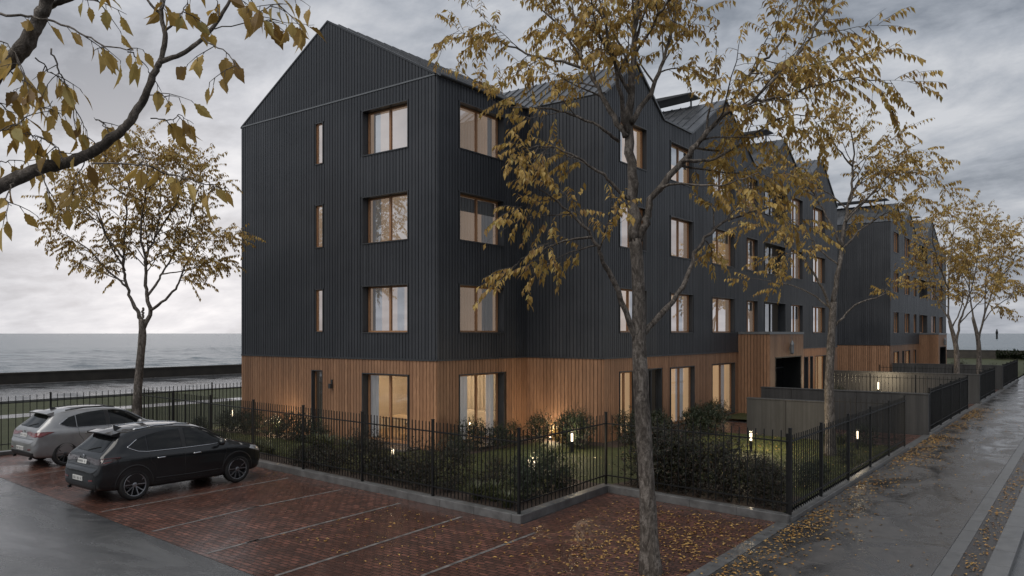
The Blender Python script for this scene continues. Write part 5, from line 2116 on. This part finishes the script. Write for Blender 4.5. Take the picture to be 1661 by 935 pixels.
def big_leaf(v, f, p, d, up, L, w, r):
    d = d.normalized()
    s = d.cross(up)
    s = s.normalized() if s.length > 1e-4 else d.orthogonal().normalized()
    n = s.cross(d)
    b = len(v)
    prof = [(0, .0), (.06, .30), (.10, .24), (.20, .72), (.25, .66), (.36, .98), (.41, .88), (.53, .92), (.58, .76), (.70, .62), (.74, .48), (.85, .26), (1.0, 0.0)]
    curl = r.uniform(.05, .32)
    tw = r.uniform(-.25, .25)
    for t_, q in prof:
        c = p + d * (L * t_) - n * (L * curl * t_ * t_) + s * (tw * L * t_ * t_ * .4)
        a = w * q * r.uniform(.85, 1.1)
        b_ = w * q * r.uniform(.85, 1.1)
        v += [tuple(c), tuple(c + s * a + n * (a * .35)), tuple(c - s * b_ + n * (b_ * .35))]
    for i in range(len(prof) - 1):
        o = b + 3 * i
        f += [(o, o + 3, o + 4, o + 1), (o + 2, o + 5, o + 3, o)]


class NearTree(Tree):
    def leafy(self, p, d):
        r = self.r
        L = r.uniform(.060, .108)
        pt = [p, p + (d + Vector((0, 0, -.2))).normalized() * r.uniform(.012, .03)]
        self.wood.tube(pt, [.0016, .0011], 4, cap=False)
        up = Vector((r.uniform(-1, 1), r.uniform(-1, 1), r.uniform(-.2, 1))).normalized()
        big_leaf(self.v, self.f, pt[1], d, up, L, L * r.uniform(.19, .32), r)

    def twigline(self, pts, r0=.004, n=8, start=.2, sub=True):
        r = self.r
        p = catmull(pts, 5)
        m = len(p)
        p = [q + Vector((r.uniform(-1, 1), r.uniform(-1, 1), r.uniform(-1, 1))) * .006 for q in p]
        self.wood.tube(p, [r0 * (1 - .65 * i / (m - 1)) for i in range(m)], 6)
        for k in range(n):
            t = start + (1 - start) * (k + r.random() * .7) / n
            i = min(int(t * (m - 1)), m - 2)
            b = p[i].lerp(p[i + 1], t * (m - 1) - i)
            tn = (p[i + 1] - p[i]).normalized()
            sd = Vector((r.uniform(-1, 1), r.uniform(-1, 1), r.uniform(-.3, .3)))
            d = (sd * .7 + tn * .5 + Vector((0, 0, -r.uniform(.4, 1.3)))).normalized()
            if sub and r.random() < .45:
                e = [b]
                dd = (sd + tn * .6).normalized()
                for j in range(3):
                    dd = (dd + Vector((0, 0, -.15)) + Vector((r.uniform(-.2, .2), r.uniform(-.2, .2), 0))).normalized()
                    e.append(e[-1] + dd * r.uniform(.03, .055))
                self.wood.tube(e, [.0024, .002, .0016, .001], 4, cap=False)
                for j in (1, 2, 3):
                    d2 = (dd * .4 + Vector((r.uniform(-.7, .7), r.uniform(-.7, .7), -r.uniform(.4, 1.1)))).normalized()
                    if r.random() < .8:
                        self.leafy(e[j], d2)
            else:
                self.leafy(b, d)


T = NearTree(61)
tb = at(-340, 400, D)
T.wood.tube(catmull([(tb.x, tb.y, 0), (tb.x + .02, tb.y, .8), (tb.x - .01, tb.y + .02, 2.4), (tb.x, tb.y, tb.z + .2), (tb.x + .05, tb.y + .05, 5.5), (tb.x, tb.y + .1, 7)], 4), [.16, .13, .12, .115, .11, .105, .1, .1, .1, .095, .095, .09, .085, .08, .075, .07, .06, .05, .045, .04, .03], 12)

T.leaf, T.leafw, T.twig, T.dens = .11, .027, .45, .8
lf = Vector((-cs, -sn, 0))
for z_, l_, u_, sd_ in ((3.9, 1.9, .9, .3), (4.7, 1.6, 1.3, -.4), (5.4, 1.3, 1.3, .5), (6.0, .9, 1.4, -.3)):
    p_ = Vector((tb.x, tb.y, z_))
    fw = Vector((-sn, cs, 0)) * sd_
    T.limb([p_, p_ + lf * l_ * .35 + Vector((0, 0, u_ * .4)) + fw * .3, p_ + lf * l_ * .7 + Vector((0, 0, u_ * .75)) + fw * .8, p_ + lf * l_ + Vector((0, 0, u_)) + fw * 1.3], .045, .01, 7, .35, 2.6)


def nl(lst, r0, r1, dz=0.0, sides=10):
    p = catmull(pp(lst, D, dz), 6)
    m = len(p)
    r = T.r
    p = [q + Vector((r.uniform(-1, 1), r.uniform(-1, 1), r.uniform(-1, 1))) * r0 * .10 for q in p]
    T.wood.tube(p, [(r0 + (r1 - r0) * i / (m - 1)) * r.uniform(.92, 1.1) for i in range(m)], sides)


nl([(-340, 420), (-200, 372), (-90, 335), (0, 303), (60, 275), (110, 263), (150, 247), (185, 222), (213, 195), (235, 155), (250, 118), (262, 98)], .034, .0115)
nl([(260, 102), (268, 62), (262, 25), (266, -35)], .0115, .008)
nl([(267, 50), (278, 42), (293, 28)], .006, .0035)
nl([(261, 100), (300, 85), (340, 52), (365, 15), (388, -25)], .0105, .006, .1)
nl([(263, 25), (245, 8), (230, -15)], .006, .004)
nl([(-340, 330), (-200, 250), (-60, 168), (0, 112), (40, 75), (62, 35), (76, 0), (90, -50)], .044, .022, -.1)
nl([(66, 28), (85, 8), (122, -6), (160, -30)], .015, .010, -.1)
TW = [([(-30, 22), (20, 25), (75, 33), (130, 52), (170, 75), (216, 82)], 9, .006), ([(206, 82), (228, 98), (246, 124)], 3, .003),
      ([(82, 80), (95, 110), (106, 135), (130, 190), (143, 226)], 13, .004), ([(60, 92), (85, 120), (112, 138)], 7, .003),
      ([(-40, 215), (0, 213), (45, 192), (85, 165)], 9, .004), ([(-30, 262), (10, 262), (45, 260), (80, 264)], 7, .003),
      ([(150, 264), (222, 267), (286, 286), (342, 300), (372, 308)], 9, .004), ([(245, 193), (275, 196), (292, 188), (314, 200)], 5, .003),
      ([(347, 47), (415, 36), (465, 36), (512, 42)], 7, .003), ([(330, 62), (370, 88), (388, 110)], 5, .003),
      ([(355, 28), (352, 5), (340, -20)], 5, .003), ([(292, 28), (300, 12), (310, -12)], 6, .003), ([(262, 15), (270, -5)], 6, .003),
      ([(20, 120), (45, 135), (60, 160)], 7, .003), ([(-30, 60), (10, 70), (30, 100), (40, 140)], 10, .003), ([(100, 265), (92, 240), (70, 225), (40, 215)], 7, .003),
      ([(140, 255), (125, 285), (118, 300)], 5, .003), ([(60, 275), (75, 300), (80, 318)], 5, .003), ([(20, 295), (10, 320), (18, 335)], 4, .003),
      ([(345, -20), (390, -5), (430, -15), (470, -8)], 8, .003), ([(120, -6), (150, 0), (185, -10)], 7, .003), ([(-40, 130), (-10, 160), (20, 185), (50, 200)], 9, .003),
      ([(185, 222), (165, 200), (150, 190)], 3, .003), ([(400, 38), (440, 10), (470, 5)], 4, .003), ([(230, 158), (262, 152), (275, 170)], 2, .003)]
for lst, n, r0 in TW:
    T.twigline(pp(lst, D + T.r.uniform(-.25, .25), T.r.uniform(-.3, .3)), r0, int(n * 1.0))
T.finish('overhanging_tree', 'bare grey limbs with large yellow serrated leaves reaching in close at the top left', (tb.x, tb.y, 0))

# ------------------------------------------------------------------ fallen leaves
r = random.Random(77)
v, f = [], []


def litter(x, y, z, s):
    a = r.uniform(0, 6.28)
    d = Vector((math.cos(a), math.sin(a), r.uniform(-.05, .2)))
    b = len(v)
    leaf_quads(v, f, Vector((x, y, z + .006)), d, Vector((r.uniform(-.3, .3), r.uniform(-.3, .3), 1)), s, s * .26, .5)
    for i in range(b, len(v)):
        if v[i][2] < z + .004:
            v[i] = (v[i][0], v[i][1], z + .004)


for _ in range(4200):      # along the foot of the pavement railing
    y = r.uniform(9, 44)
    x = -4.66 + abs(r.gauss(0, .48)) * (1.0 if y > 14 else .9)
    dens = math.sin(y * 1.3) * .3 + math.sin(y * .47 + 1) * .3 + .5
    if x < -2.1 and r.random() < dens + .15:
        litter(x, y, .012, r.uniform(.04, .10))
for _ in range(300):
    litter(r.uniform(-4.6, -2.1), r.uniform(8, 40), .012, r.uniform(.04, .09))
for _ in range(1500):      # on the bricks around the tree
    x, y = r.gauss(-6.0, 1.25), r.gauss(12.6, 1.6)
    if -9.0 < x < -4.8 and 9 < y < 15.1 and not (x < -8.6 and y > 12):
        litter(x, y, .006, r.uniform(.045, .10))
for _ in range(160):
    x, y = r.uniform(-12, -8), r.uniform(8.5, 11.8)
    litter(x, y, .006, r.uniform(.04, .09))
for _ in range(900):       # in the planting strip
    litter(r.uniform(-1.72, -1.35), r.uniform(7, 40), .008, r.uniform(.04, .09))
for _ in range(350):
    litter(r.uniform(-12, -5.2), r.uniform(17.5, 26.8), .17, r.uniform(.05, .09))
for _ in range(60):
    litter(r.uniform(-20, -17), r.uniform(12.0, 12.6), .006, r.uniform(.04, .08))
stuff(mesh_of('fallen_leaves', v, f, M['litter']), 'yellow and brown fallen leaves scattered over the wet paving', 'leaves')

# post standing in the sea
q = at(1617, 541, 1000)
g = MB()
g.lathe([(1.1, -4), (1.1, 6.0), (1.5, 6.2), (1.5, 9.2), (1.0, 9.5), (.7, 12), (0, 12.4)], (q.x, q.y, -3.2), seg=10)
tag(g.build('marker_post', M['iron']), 'small dark marker post standing in the sea at the far right', 'post')
